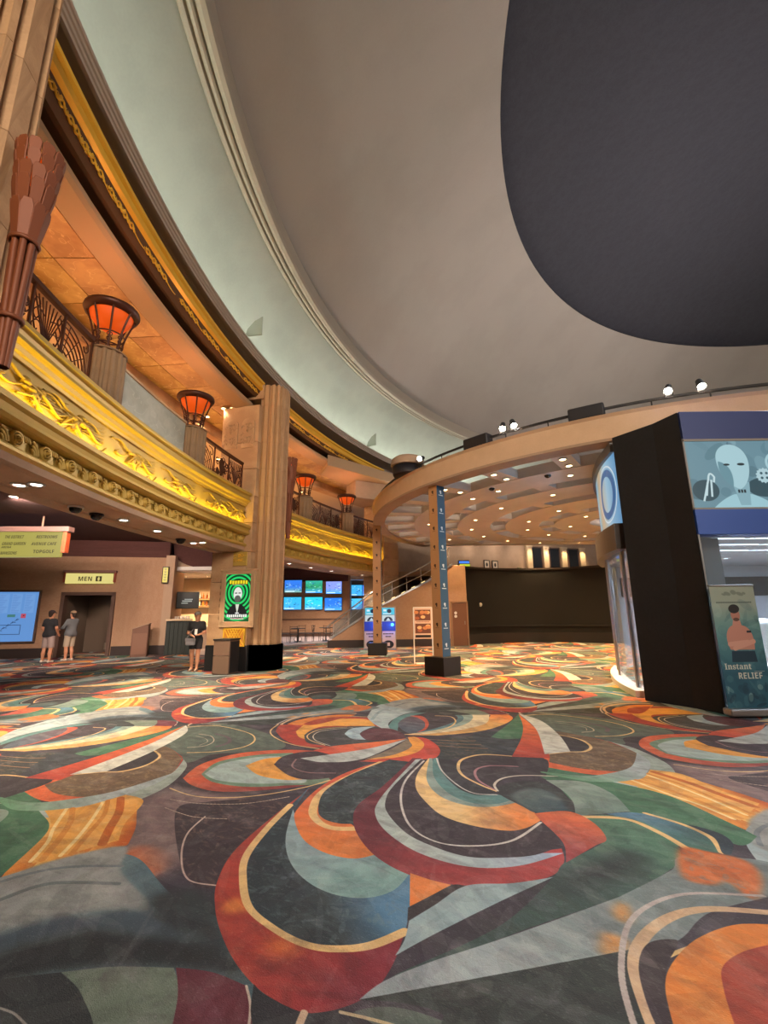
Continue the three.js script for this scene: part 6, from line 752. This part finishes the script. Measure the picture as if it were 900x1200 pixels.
// ---------------------------------------------------------------- kiosk
function ribbon(pts, y0, y1, th) {   // wall along a plan polyline [x, f], y0..y1
  const c = new THREE.CatmullRomCurve3(pts.map(([x, f]) => V(x, 0, f))), n = 20, L = [], R = [];
  for (let i = 0; i <= n; i++) { const p = c.getPoint(i / n), d = c.getTangent(i / n); L.push([p.x - d.z * th / 2, -(p.z + d.x * th / 2)]); R.push([p.x + d.z * th / 2, -(p.z - d.x * th / 2)]); }
  const g = ext([...L, ...R.reverse()], y1 - y0); g.rotateX(-Math.PI / 2); g.translate(0, (y0 + y1) / 2, 0); return g;
}
{
  const k = thing('kiosk', 'black shop kiosk with glass front and blue lit header', 'kiosk');
  const blackM = M(0xffffff, 0.75, 0, { map: toneTex(256, [[8, 1], [64, 1], [256, 1]], 73, '#131418', '#1b1c21', 0.5) });
  const T = ext([[4.7, 8.73], [5.12, 8.04], [5.27, 7.55], [5.31, 7.62], [5.33, 8.9], [4.85, 8.9]], 5.05, 0.01); T.rotateX(-Math.PI / 2); part(k, 'corner_tower', mv(T, 0, 5.05 / 2, 0), blackM);
  part(k, 'top_fascia', [rbox(8.6, 0.54, 0.3, 9.6, 4.79, -7.68, 0.01), rbox(3.4, 1.24, 0.2, 12.2, 3.9, -7.68, 0.01)], M('#39477c', 0.5));
  part(k, 'mid_fascia', [rbox(8.6, 0.44, 0.3, 9.6, 3.05, -7.68, 0.01)], M('#3a5cb0', 0.5));
  part(k, 'roof', [box(7.0, 0.1, 6.1, 10.4, 5.0, -10.75), box(7.0, 0.1, 6.1, 10.4, 2.9, -10.75), ext([[4.9, 8.8], [5.1, 10], [5.45, 11.1], [5.9, 12.1], [6.4, 13], [7.0, 13.6], [7.0, 8.0], [5.3, 8.0]], 0.1).rotateX(-Math.PI / 2).translate(0, 5.0, 0), ext([[4.9, 8.8], [5.1, 10], [5.45, 11.1], [5.9, 12.1], [6.4, 13], [7.0, 13.6], [7.0, 8.0], [5.3, 8.0]], 0.1).rotateX(-Math.PI / 2).translate(0, 2.9, 0)], M('#a4a4aa', 0.8));
  part(k, 'back_wall', [box(7.0, 5, 0.2, 10.4, 2.5, -13.7), box(0.2, 5, 6.4, 13.8, 2.5, -10.9)], M('#b4b4ba', 0.8));
  part(k, 'inner_band', box(6.8, 0.55, 0.1, 10.4, 2.25, -13.55), M('#15171e', 0.3));
  part(k, 'inner_column', rbox(0.5, 2.85, 0.3, 5.75, 1.42, -8.2, 0.01), M('#77777c', 0.7));
  part(k, 'ceiling_lamp_line', [box(4.4, 0.02, 0.03, 8.1, 2.84, -8.1), box(4.4, 0.02, 0.03, 8.2, 2.84, -8.9), box(4.4, 0.02, 0.03, 8.3, 2.84, -9.8)], glow('#e8f2ff', 3));
  const pane = new THREE.MeshPhysicalMaterial({ color: '#e6eef2', transmission: 0.95, roughness: 0.03, thickness: 0, side: THREE.DoubleSide });
  part(k, 'front_glass', box(8.55, 2.72, 0.02, 9.6, 1.48, -7.6), pane); part(k, 'sill', rbox(8.6, 0.12, 0.2, 9.6, 0.06, -7.6, 0.02), mat.white);
  part(k, 'glass_edge', box(0.03, 2.72, 0.04, 5.31, 1.48, -7.57), mat.steel);
  const S = [[4.87, 9.0], [5.08, 10.0], [5.46, 11.1], [5.92, 12.1], [6.45, 13.0]];
  part(k, 'side_base', ribbon(S.map(([x, f]) => [x - 0.04, f]), 0, 0.12, 0.3), mat.white).userData.label = 'white curved base';
  part(k, 'side_glass', ribbon(S, 0.12, 2.8, 0.02), pane);
  part(k, 'side_mullion', [[4.95, 9.4], [5.46, 11.1], [5.92, 12.1], [6.43, 12.97]].map(([x, f]) => rbox(0.07, 2.7, 0.07, x, 1.46, -f, 0.01)), mat.steel);
  part(k, 'side_band', ribbon(S.map(([x, f]) => [x - 0.06, f]), 2.8, 3.32, 0.3), M('#4a403c', 0.35));
  part(k, 'side_top', ribbon(S.map(([x, f]) => [x + 0.02, f]), 4.85, 5.05, 0.24), M('#6c6a6c', 0.4));
  const side = canvas(512, 256, (g) => { const w = g.createLinearGradient(0, 0, 512, 0); ['#5fa4d8', '#a8d4ec', '#d8b890', '#7cc0e4', '#5a9cd0', '#88c8e8'].forEach((c, i) => w.addColorStop(i / 5, c)); g.fillStyle = w; g.fillRect(0, 0, 512, 256); g.strokeStyle = '#2f6ea8'; g.lineWidth = 26; g.beginPath(); g.ellipse(110, 120, 70, 80, 0, 0, 6.3); g.stroke(); g.strokeStyle = '#e8f6ff'; g.lineWidth = 6; g.beginPath(); g.ellipse(110, 120, 92, 104, 0, 0, 6.3); g.stroke(); });
  const sg = ribbon(S, 3.32, 4.85, 0.06); { const p = sg.attributes.position, u = sg.attributes.uv; for (let i = 0; i < p.count; i++) u.setXY(i, (-p.getZ(i) - 9) / 4, (p.getY(i) - 3.32) / 1.53); }
  part(k, 'side_screen', sg, canvasMat(side, 0.7)).userData.label = 'pale blue lit screen with a ring motif';
  area(V(4.9, 4.1, 10.9), V(1, 3, 12.5), 3, 1.4, 0x9fd0ff, 1.2);
  // robot picture
  const robot = canvas(1024, 256, (g) => {
    g.fillStyle = '#6f97a6'; g.fillRect(0, 0, 1024, 256); seed = 64;
    for (let i = 0; i < 60; i++) { g.globalAlpha = rr(0.1, 0.4); g.fillStyle = ['#2b4652', '#9cc4d0', '#47707f'][i % 3]; g.beginPath(); g.ellipse(rnd() * 1024, rnd() * 256, rr(10, 60), rr(6, 26), rr(0, 3), 0, 6.3); g.fill(); } g.globalAlpha = 1;
    g.fillStyle = '#33535f'; g.beginPath(); g.ellipse(52, 190, 46, 40, 0, 0, 6.3); g.fill(); g.beginPath(); g.ellipse(256, 180, 60, 36, 0, 0, 6.3); g.fill();
    g.fillStyle = '#a8d6e2'; g.beginPath(); g.moveTo(70, 256); g.quadraticCurveTo(110, 218, 148, 205); g.lineTo(206, 205); g.quadraticCurveTo(250, 220, 290, 256); g.fill();
    g.fillStyle = '#8fb9c6'; g.beginPath(); g.moveTo(146, 160); g.lineTo(206, 160); g.lineTo(198, 246); g.lineTo(164, 246); g.fill();
    g.fillStyle = '#b2dae4'; g.beginPath(); g.moveTo(104, 70); g.bezierCurveTo(106, 0, 200, -6, 214, 70); g.bezierCurveTo(222, 120, 200, 176, 172, 186); g.bezierCurveTo(136, 176, 102, 130, 104, 70); g.fill();
    g.fillStyle = '#6d9aa8'; g.beginPath(); g.moveTo(110, 80); g.bezierCurveTo(150, 90, 158, 130, 150, 176); g.bezierCurveTo(120, 160, 104, 120, 110, 80); g.fill();
    g.fillStyle = '#20323a'; g.beginPath(); g.ellipse(188, 92, 13, 5, 0, 0, 6.3); g.fill(); g.beginPath(); g.ellipse(138, 93, 11, 4, 0, 0, 6.3); g.fill(); for (let k = 0; k < 3; k++) g.fillRect(162 + k * 10, 188, 7, 12);
    const gear = (x, y, r, n, c) => { g.fillStyle = c; g.beginPath(); for (let i = 0; i < n * 2; i++) { const a = i / n * Math.PI, R = i % 2 ? r : r * 0.84; g.lineTo(x + R * Math.cos(a), y + R * Math.sin(a)); } g.fill(); g.fillStyle = '#3c606c'; for (let i = 0; i < 4; i++) { g.beginPath(); g.arc(x + r * 0.42 * Math.cos(i * 1.57 + 0.78), y + r * 0.42 * Math.sin(i * 1.57 + 0.78), r * 0.16, 0, 6.3); g.fill(); } };
    gear(262, 136, 30, 14, '#bcdde6'); gear(470, 150, 40, 16, '#9fc8d4'); g.strokeStyle = '#b2dae4'; g.lineWidth = 9; g.beginPath(); g.arc(318, 88, 40, 0, 6.3); g.stroke(); g.lineWidth = 5; g.beginPath(); g.arc(318, 88, 17, 0, 6.3); g.stroke(); for (let i = 0; i < 5; i++) { g.beginPath(); g.moveTo(318 + 19 * Math.cos(i * 1.26), 88 + 19 * Math.sin(i * 1.26)); g.lineTo(318 + 38 * Math.cos(i * 1.26), 88 + 38 * Math.sin(i * 1.26)); g.stroke(); }
    g.strokeStyle = '#cfeaf0'; g.lineWidth = 7; g.beginPath(); g.moveTo(40, 230); g.lineTo(66, 150); g.quadraticCurveTo(72, 110, 88, 140); g.lineTo(84, 160); g.moveTo(62, 160); g.lineTo(52, 210); g.moveTo(76, 150); g.lineTo(70, 214); g.stroke();
    g.fillStyle = '#8fe0ee'; g.beginPath(); g.moveTo(300, 130); g.quadraticCurveTo(420, 150, 460, 256); g.lineTo(280, 256); g.fill();
  });
  const hs = thing('header_screen', 'lit blue header picture of a robot face with cogs on the kiosk', 'screen', V(7.87, 3.895, 7.58));
  part(hs, 'display', box(5.14, 1.22, 0.06, 0, 0, 0), canvasMat(robot, 0.8)); part(hs, 'edge', [box(5.2, 0.04, 0.1, 0, 0.62, 0), box(5.2, 0.03, 0.1, 0, -0.62, 0), box(0.03, 1.26, 0.1, -2.58, 0, 0)], mat.grey);
  area(V(7.87, 3.895, 7.5), V(7.6, 3.2, 4), 5.1, 1.2, 0x8fcfff, 1.6);
  area(V(8.8, 2.78, 9.4), V(8.8, 0, 9.4), 4.2, 2.2, 0xe8f0ff, 26);
  for (const [x, f] of [[6.6, 8.1], [7.5, 8.9], [7.4, 11.2], [6.9, 10.9], [8.6, 11.4], [8.0, 9.8], [9.6, 10.5]]) downlight('small white downlight in the kiosk ceiling', V(x, 2.845, f), 'kiosk ceiling lights', bulb.cool);
  const st = thing('massage_chair', 'white shop chair behind the glass beside the banner', 'chair', V(7.15, 0, 9.0), -0.5); part(st, 'seat', rbox(0.6, 0.25, 0.8, 0, 0.45, 0, 0.08), mat.white); part(st, 'backrest', (() => { const g = rbox(0.6, 0.95, 0.22, 0, 0, 0, 0.09); g.rotateX(0.35); return mv(g, 0, 0.95, -0.45); })(), mat.white); part(st, 'arm', [rbox(0.16, 0.3, 0.8, -0.4, 0.5, 0, 0.06), rbox(0.16, 0.3, 0.8, 0.4, 0.5, 0, 0.06)], mat.grey); part(st, 'base', rbox(0.7, 0.3, 0.7, 0, 0.16, 0, 0.04), mat.dark);
  const desk = thing('reception_desk', 'white reception counter inside the kiosk behind the glass', 'counter', V(9.0, 0, 11.5)); part(desk, 'front', rbox(2.6, 1.0, 0.6, 0, 0.5, 0, 0.03), mat.white); part(desk, 'top', rbox(2.8, 0.06, 0.75, 0, 1.03, 0, 0.02), mat.white);
  // banner
  const ban = thing('roll_up_banner', 'roll-up banner reading Instant RELIEF with a bare-chested man', 'banner', V(5.55, 0.02, 7.36), 0.02);
  part(ban, 'foot', rbox(0.78, 0.11, 0.2, 0, 0.055, 0, 0.03), mat.steel); part(ban, 'pole', bar([0, 0.1, -0.05], [0, 1.94, -0.05], 0.012), mat.steel); part(ban, 'top_bar', rbox(0.74, 0.03, 0.03, 0, 1.945, 0, 0.01), mat.steel);
  part(ban, 'sheet', box(0.72, 1.84, 0.006, 0, 1.02, 0), printMat(canvas(360, 900, (g) => {
    g.fillStyle = '#8d9a90'; g.fillRect(0, 0, 360, 900); const w = g.createLinearGradient(0, 150, 0, 650); w.addColorStop(0, '#8a9a92'); w.addColorStop(0.35, '#5c8c90'); w.addColorStop(1, '#235a72'); g.fillStyle = w; g.fillRect(0, 110, 360, 790);
    seed = 88; for (let i = 0; i < 70; i++) { g.globalAlpha = rr(0.04, 0.16); g.fillStyle = i % 2 ? '#a8c4c4' : '#123a4c'; g.beginPath(); g.ellipse(rnd() * 360, 140 + rnd() * 760, rr(15, 70), rr(10, 40), rr(0, 3), 0, 6.3); g.fill(); } g.globalAlpha = 1;
    g.fillStyle = '#6f7c74'; for (const [x, y, r, s] of [[140, 60, 28, 14], [190, 50, 24, 18], [240, 62, 30, 13], [110, 66, 18, 8], [275, 58, 14, 10]]) { g.beginPath(); g.ellipse(x, y, r, s, 0.3, 0, 6.3); g.fill(); }
    g.fillStyle = '#3c4a4a'; for (let k = 0; k < 22; k++) g.fillRect(40 + k * 13, 122, 9, 10);
    g.fillStyle = '#b88478'; g.beginPath(); g.moveTo(95, 480); g.bezierCurveTo(60, 400, 80, 320, 140, 300); g.lineTo(150, 262); g.lineTo(205, 262); g.lineTo(212, 300); g.bezierCurveTo(280, 312, 300, 380, 285, 480); g.fill();
    g.fillStyle = '#a8766a'; g.beginPath(); g.ellipse(176, 222, 36, 50, 0, 0, 6.3); g.fill(); g.fillStyle = '#1d1f24'; g.beginPath(); g.ellipse(172, 176, 44, 34, -0.1, 0, 6.3); g.fill(); g.fillStyle = '#5a4038'; g.beginPath(); g.ellipse(178, 256, 24, 13, 0, 0, 6.3); g.fill();
    g.strokeStyle = '#c8988a'; g.lineWidth = 34; g.lineCap = 'round'; g.beginPath(); g.moveTo(95, 440); g.lineTo(240, 425); g.moveTo(285, 420); g.lineTo(130, 470); g.stroke(); g.fillStyle = '#14202c'; g.fillRect(244, 340, 36, 16); g.fillStyle = '#16364a'; g.beginPath(); g.moveTo(100, 490); g.lineTo(282, 490); g.lineTo(290, 570); g.lineTo(90, 570); g.fill();
    g.fillStyle = '#c5ccc6'; g.font = 'bold 58px serif'; g.fillText('Instant', 22, 622, 240); g.font = 'bold 60px sans-serif'; g.fillText('RELIEF', 116, 690, 218); g.fillRect(250, 636, 80, 2);
    for (let i = 0; i < 18; i++) { g.globalAlpha = rr(0.2, 0.6); g.fillStyle = i % 3 ? '#0f3348' : '#8fb0b4'; g.beginPath(); g.ellipse(20 + rnd() * 320, 730 + rnd() * 150, rr(10, 44), rr(8, 30), rr(0, 3), 0, 6.3); g.fill(); } g.globalAlpha = 1;
  })));
}

// ---------------------------------------------------------------- people
function sdfMesh(caps, lo, hi, res, cut, k = 0.03) {   // caps: [a, b, ra, rb]; smooth union meshed on a grid
  const mc = new MarchingCubes(res, new THREE.MeshBasicMaterial(), false, false, 120000), n = mc.size ?? res, h = n / 2; mc.isolation = 0;
  const C = caps.map(([a, b, ra, rb]) => { const d = [b[0] - a[0], b[1] - a[1], b[2] - a[2]]; return [a, d, d[0] * d[0] + d[1] * d[1] + d[2] * d[2] || 1e-9, ra, (rb ?? ra) - ra]; });
  for (let z = 0; z < n; z++) for (let y = 0; y < n; y++) for (let x = 0; x < n; x++) {
    const p = [lo[0] + (hi[0] - lo[0]) * ((x - h) / h + 1) / 2, lo[1] + (hi[1] - lo[1]) * ((y - h) / h + 1) / 2, lo[2] + (hi[2] - lo[2]) * ((z - h) / h + 1) / 2]; let f = 9;
    for (const [a, d, l, ra, dr] of C) {
      const t = Math.min(1, Math.max(0, ((p[0] - a[0]) * d[0] + (p[1] - a[1]) * d[1] + (p[2] - a[2]) * d[2]) / l));
      const q = Math.hypot(p[0] - a[0] - t * d[0], p[1] - a[1] - t * d[1], p[2] - a[2] - t * d[2]) - ra - t * dr;
      const m = Math.max(k - Math.abs(f - q), 0) / k; f = Math.min(f, q) - m * m * k / 4;
    }
    if (cut) f = Math.max(f, cut(p));
    mc.field[x + y * n + z * n * n] = -f;
  }
  mc.update(); const c = mc.count, g = new THREE.BufferGeometry(), P = mc.positionArray.slice(0, c * 3), N = mc.normalArray.slice(0, c * 3);
  for (let i = 0; i < c; i++) for (let j = 0; j < 3; j++) P[i * 3 + j] = lo[j] + (hi[j] - lo[j]) * (P[i * 3 + j] + 1) / 2;
  g.setAttribute('position', new THREE.BufferAttribute(P, 3)); g.computeVertexNormals(); return g;
}
function handCaps(w, dir, side) {   // palm, four fingers and a thumb from wrist w along dir
  const D3 = new THREE.Vector3(...dir).normalize(), S = new THREE.Vector3(...side).normalize(), W = new THREE.Vector3(...w), N = D3.clone().cross(S), q = (a, b, c) => { const v = W.clone().addScaledVector(D3, a).addScaledVector(S, b).addScaledVector(N, c); return [v.x, v.y, v.z]; };
  const o = [[q(0, 0, 0), q(0.075, 0.012, 0), 0.024, 0.022], [q(0.02, 0, 0), q(0.075, -0.018, 0), 0.022, 0.02]];
  [[0.032, 0.062], [0.012, 0.07], [-0.009, 0.066], [-0.029, 0.052]].forEach(([s, l]) => o.push([q(0.075, s, 0), q(0.075 + l * 0.6, s, 0.008), 0.0095, 0.009], [q(0.075 + l * 0.6, s, 0.008), q(0.075 + l, s, 0.03), 0.009, 0.008]));
  o.push([q(0.02, 0.025, 0), q(0.05, 0.052, 0.012), 0.012, 0.0105], [q(0.05, 0.052, 0.012), q(0.082, 0.056, 0.024), 0.0105, 0.009]); return o;
}
function person(label, p, turn, o) {
  const P = thing('person', label, 'person', p, turn), H = o.h / 1.75, s = (v) => v.map((q) => q * H);
  const J = o.j, mir = (v) => [-v[0], v[1], v[2]];
  const hip = [0.09, 0.9, 0], legs = ['L', 'R'].map((q) => ({ hip: q === 'L' ? hip : mir(hip), kn: J['kn' + q], an: J['an' + q] })), arms = ['L', 'R'].map((q) => ({ sh: q === 'L' ? [0.19, 1.42, -0.01] : [-0.19, 1.42, -0.01], el: J['el' + q], wr: J['wr' + q] }));
  const fat = o.fat ?? 1, torso = [[[-0.06, 0.95, 0], [0.06, 0.95, 0], 0.125 * fat, 0.125 * fat], [[0, 1.05, 0.01], [0, 1.25, 0], 0.135 * fat, 0.14], [[-0.09, 1.33, 0], [0.09, 1.33, 0], 0.115, 0.115], [[-0.14, 1.42, -0.01], [0.14, 1.42, -0.01], 0.065, 0.065]];
  const head = [[[0, 1.45, -0.01], [0, 1.54, 0.01], 0.058, 0.055], [[0, 1.66, -0.005], [0, 1.68, 0], 0.092, 0.09], [[0, 1.6, 0.03], [0, 1.63, 0.03], 0.066, 0.072], [[0, 1.625, 0.1], [0, 1.645, 0.095], 0.014, 0.01], [[-0.088, 1.63, 0], [-0.09, 1.66, 0], 0.016, 0.018], [[0.088, 1.63, 0], [0.09, 1.66, 0], 0.016, 0.018], [[-0.022, 1.585, 0.088], [0.022, 1.585, 0.088], 0.01, 0.01]];
  const leg = legs.flatMap((l) => [[l.hip, l.kn, 0.088, 0.058], [l.kn, [l.an[0] * 0.6 + l.kn[0] * 0.4, l.an[1] * 0.45 + l.kn[1] * 0.55, l.an[2] * 0.5 + l.kn[2] * 0.5 - 0.015], 0.057, 0.058], [[l.an[0] * 0.6 + l.kn[0] * 0.4, l.an[1] * 0.45 + l.kn[1] * 0.55, l.an[2] * 0.5 + l.kn[2] * 0.5 - 0.015], l.an, 0.058, 0.038], [l.an, [l.an[0], 0.03, l.an[2] + 0.13], 0.04, 0.03]]);
  const arm = arms.flatMap((a) => [[a.sh, a.el, 0.055, 0.042], [a.el, a.wr, 0.042, 0.028]]);
  const sc = (c) => c.map(([a, b, ra, rb]) => [s(a), s(b), ra * H, (rb ?? ra) * H]);
  const body = [sdfMesh(sc([...torso, ...leg, ...arm, ...head]), [-0.6, -0.05, -0.5], [0.6, 1.85 * H, 0.5], 92)];
  arms.forEach((a, i) => { const d = [a.wr[0] - a.el[0], a.wr[1] - a.el[1], a.wr[2] - a.el[2]]; const w = s(a.wr); body.push(sdfMesh(handCaps(w, d, i ? [0.3, 0.2, 1] : [-0.3, 0.2, 1]), w.map((q) => q - 0.2), w.map((q) => q + 0.2), 56, null, 0.008)); });
  part(P, 'body', body, mat.skin);
  const grow = (c, e) => c.map(([a, b, ra, rb]) => [a, b, ra + e, (rb ?? ra) + e]);
  const sleeve = arms.flatMap((a) => { const t = o.sleeve ?? 0.6, e = t <= 1 ? a.sh.map((q, i) => q + (a.el[i] - q) * t) : null; return e ? [[a.sh, e, 0.066, 0.06]] : [[a.sh, a.el, 0.068, 0.055], [a.el, a.el.map((q, i) => q + (a.wr[i] - q) * (t - 1)), 0.055, 0.045]]; });
  part(P, 'top', sdfMesh(sc([...grow(torso, 0.017), ...sleeve]), [-0.6, 0.6, -0.5], [0.6, 1.6 * H, 0.5], 80, (q) => Math.max(0.86 * H - q[1], q[1] - 1.5 * H), 0.04), M(o.top, 0.9)).userData.label = o.topLabel;
  const hem = o.hem ?? 0.5; part(P, 'shorts', sdfMesh(sc([[[-0.06, 0.95, 0], [0.06, 0.95, 0], 0.135 * fat, 0.135 * fat], ...legs.map((l) => [l.hip, l.kn, 0.112, 0.098])]), [-0.5, 0.3, -0.5], [0.5, 1.2 * H, 0.5], 72, (q) => Math.max(hem * H - q[1], q[1] - 0.98 * H), 0.03), M(o.shorts, 0.9)).userData.label = o.shortsLabel;
  legs.forEach((l) => part(P, 'shoe', sdfMesh(sc([[[l.an[0], 0.045, l.an[2] - 0.03], [l.an[0], 0.038, l.an[2] + 0.15], 0.045, 0.04]]), s([l.an[0] - 0.15, -0.02, l.an[2] - 0.15]), s([l.an[0] + 0.15, 0.2, l.an[2] + 0.3]), 30), M(o.shoe ?? '#c8bdb0', 0.8)));
  part(P, 'hair', sdfMesh(sc([[[0, 1.69, -0.015], [0, 1.7, -0.01], 0.097, 0.095], [[0, 1.62, -0.05], [0, o.hair ?? 1.6, -0.06], 0.07, 0.055]]), s([-0.3, 1.3, -0.3]), s([0.3, 1.9, 0.3]), 40, (q) => q[2] - 0.045 * H), M('#2a1d16', 0.9));
  const hat = part(P, 'cap', [(() => { const g = new THREE.SphereGeometry(0.108 * H, 18, 8, 0, 6.3, 0, 1.45); g.scale(1, 0.95, 1.08); g.translate(0, 1.695 * H, -0.004); return g; })(), (() => { const g = new THREE.CylinderGeometry(0.1 * H, 0.1 * H, 0.012, 16, 1, false, -1.3, 2.6); g.scale(1, 1, 1.7); g.rotateX(0.12); g.translate(0, 1.71 * H, 0.03); return g; })()], M(o.cap, 0.8)); hat.userData.label = o.capLabel;
  return P;
}
person('man seen from behind in black T-shirt, pale shorts and dark cap by the restroom', V(-12.05, 0, 16.75), Math.PI - 0.1, { h: 1.78, fat: 1.12, j: { knL: [0.12, 0.5, 0.02], anL: [0.13, 0.08, 0], knR: [-0.12, 0.5, 0.02], anR: [-0.15, 0.08, -0.02], elL: [0.27, 1.16, -0.02], wrL: [0.22, 0.98, 0.14], elR: [-0.27, 1.16, -0.02], wrR: [-0.22, 0.98, 0.14] }, top: '#1d1d22', topLabel: 'black T-shirt', shorts: '#8f7f7c', shortsLabel: 'pale grey shorts', cap: '#2c1c20', capLabel: 'dark cap' });
person('man in grey shirt, khaki shorts and tan cap reaching out before the doorway', V(-11.75, 0, 17.45), -Math.PI / 2 - 0.25, { h: 1.76, fat: 1.15, sleeve: 1.5, j: { knL: [0.1, 0.5, 0.03], anL: [0.1, 0.08, 0], knR: [-0.1, 0.5, 0.02], anR: [-0.1, 0.08, -0.06], elL: [0.23, 1.18, 0.12], wrL: [0.16, 1.1, 0.36], elR: [-0.24, 1.18, 0.08], wrR: [-0.18, 1.08, 0.32] }, top: '#5c5e62', topLabel: 'grey shirt', shorts: '#a39583', shortsLabel: 'khaki shorts', cap: '#8a7058', capLabel: 'tan cap' });
const woman = person('woman in black top and shorts walking with a grey shoulder bag', V(-5.55, 0, 13.75), 0.12, { h: 1.66, hair: 1.45, hem: 0.66, j: { knL: [0.09, 0.49, 0.04], anL: [0.08, 0.08, 0.06], knR: [-0.1, 0.5, 0], anR: [-0.11, 0.08, -0.1], elL: [0.24, 1.15, -0.02], wrL: [0.14, 1.1, 0.2], elR: [-0.25, 1.13, 0], wrR: [-0.06, 1.06, 0.2] }, top: '#1a191c', topLabel: 'black short-sleeved top', shorts: '#201c20', shortsLabel: 'dark shorts', cap: '#6f665f', capLabel: 'greyish cap', shoe: '#a08878' });
{
  const b = thing('shoulder_bag', 'grey shoulder bag worn across the body of the walking woman', 'bag', V(-5.56, 0, 13.6), 0.12); part(b, 'pouch', rbox(0.27, 0.2, 0.09, -0.08, 0.84, 0.03, 0.04), M('#77757a', 0.7)); part(b, 'strap', tube([[-0.2, 0.92, 0.04], [-0.1, 1.1, 0.0], [0.05, 1.3, -0.05], [0.13, 1.4, -0.12]], 0.012, 16, 5), M('#5a585c', 0.7)); part(b, 'flap', rbox(0.275, 0.09, 0.02, -0.08, 0.9, 0.08, 0.008), M('#68666a', 0.7));
  const ph = single('mobile_phone', 'small pale phone held at the chest of the walking woman', 'phone', rbox(0.075, 0.15, 0.01, 0, 0, 0, 0.004), mat.white, V(-5.46, 1.12, 13.47), 0.12);
}

// unseen projectors behind the camera, placed to light balcony, pillars and ring
[[-66, 2], [-58, 12], [-50, 24], [-42, 6], [-36, 34], [-74, 44]].forEach(([t, q], i) => { const p = pol(t, 27.5, 9.3), a = i === 4 ? V(5, 4, 10) : i === 5 ? V(8, 3, 8) : pol(q, 28, 4.6), o = thing('unseen_projector', `unseen projector behind the viewer lighting the balcony side, ${['first', 'second', 'third', 'fourth', 'fifth', 'sixth'][i]} along the arc`, 'spotlight', p); const d = a.clone().sub(p).normalize(), h = lathe([[0.03, -0.3], [0.12, -0.28], [0.14, 0.06], [0.13, 0.06], [0.11, 0]], 18); h.rotateX(Math.PI / 2); const m = part(o, 'housing', h, mat.dark), l = cyl(0.11, 0.11, 0.01, 0, 0, 0, 18); l.rotateX(Math.PI / 2); const n = part(o, 'lens', mv(l, 0, 0, 0.02), glow('#fff0dc', 20)); for (const x of [m, n]) x.quaternion.setFromUnitVectors(new THREE.Vector3(0, 0, 1), d); part(o, 'bracket', bar([0, 0, 0], [0, 0.5, 0], 0.03), mat.dark); spot(p.clone().addScaledVector(d, 0.2), a, 0xffecd6, i > 3 ? 240 : 340, 24, 0.9, 8); });
// unseen floodlights beyond the picture, placed to light the dome
[-210, -185, -165, -150, -135, -120, -105, 30].forEach((t, i) => { const p = rp(t, 9.9, 5.98), o = thing('unseen_floodlight', `unseen upward floodlight outside the picture lighting the dome, ${['first', 'second', 'third', 'fourth', 'fifth', 'sixth', 'seventh', 'last'][i]} along the ring`, 'floodlight', p); part(o, 'housing', [rbox(0.3, 0.16, 0.2, 0, -0.12, 0, 0.02), box(0.06, 0.1, 0.06, 0, -0.22, 0)], mat.dark); part(o, 'lens', box(0.26, 0.02, 0.16, 0, -0.03, 0), glow('#fff0dc', 6)); spot(p.clone().setY(6.0), i % 2 ? pol(0, 8, 20) : pol(i % 4 ? 75 : 50, 21, 16.5), 0xfff2ee, 150, 72, 0.8, 6); });
// ---------------------------------------------------------------- unseen crown downlights, out of view, placed to light the carpet
for (let k = 0; k < 12; k++) { const a = k * 30, R = a >= 100 && a <= 260 && k % 2 === 0 ? 11 : 5, p = pol(a, R, R > 8 ? 22.28 : 23.2); downlight('unseen large downlight out of view in the dome crown, lighting the carpet', p, 'unseen crown downlights', bulb.white, 3); spot(p.clone().setY(p.y - 0.2), pol(a, R * 1.6, 0), 0xeef2ff, 90, 62, 0.7, 20); }

scene.traverse((o) => { if (o.isMesh) o.castShadow = o.receiveShadow = true; });
renderer.render(scene, camera);
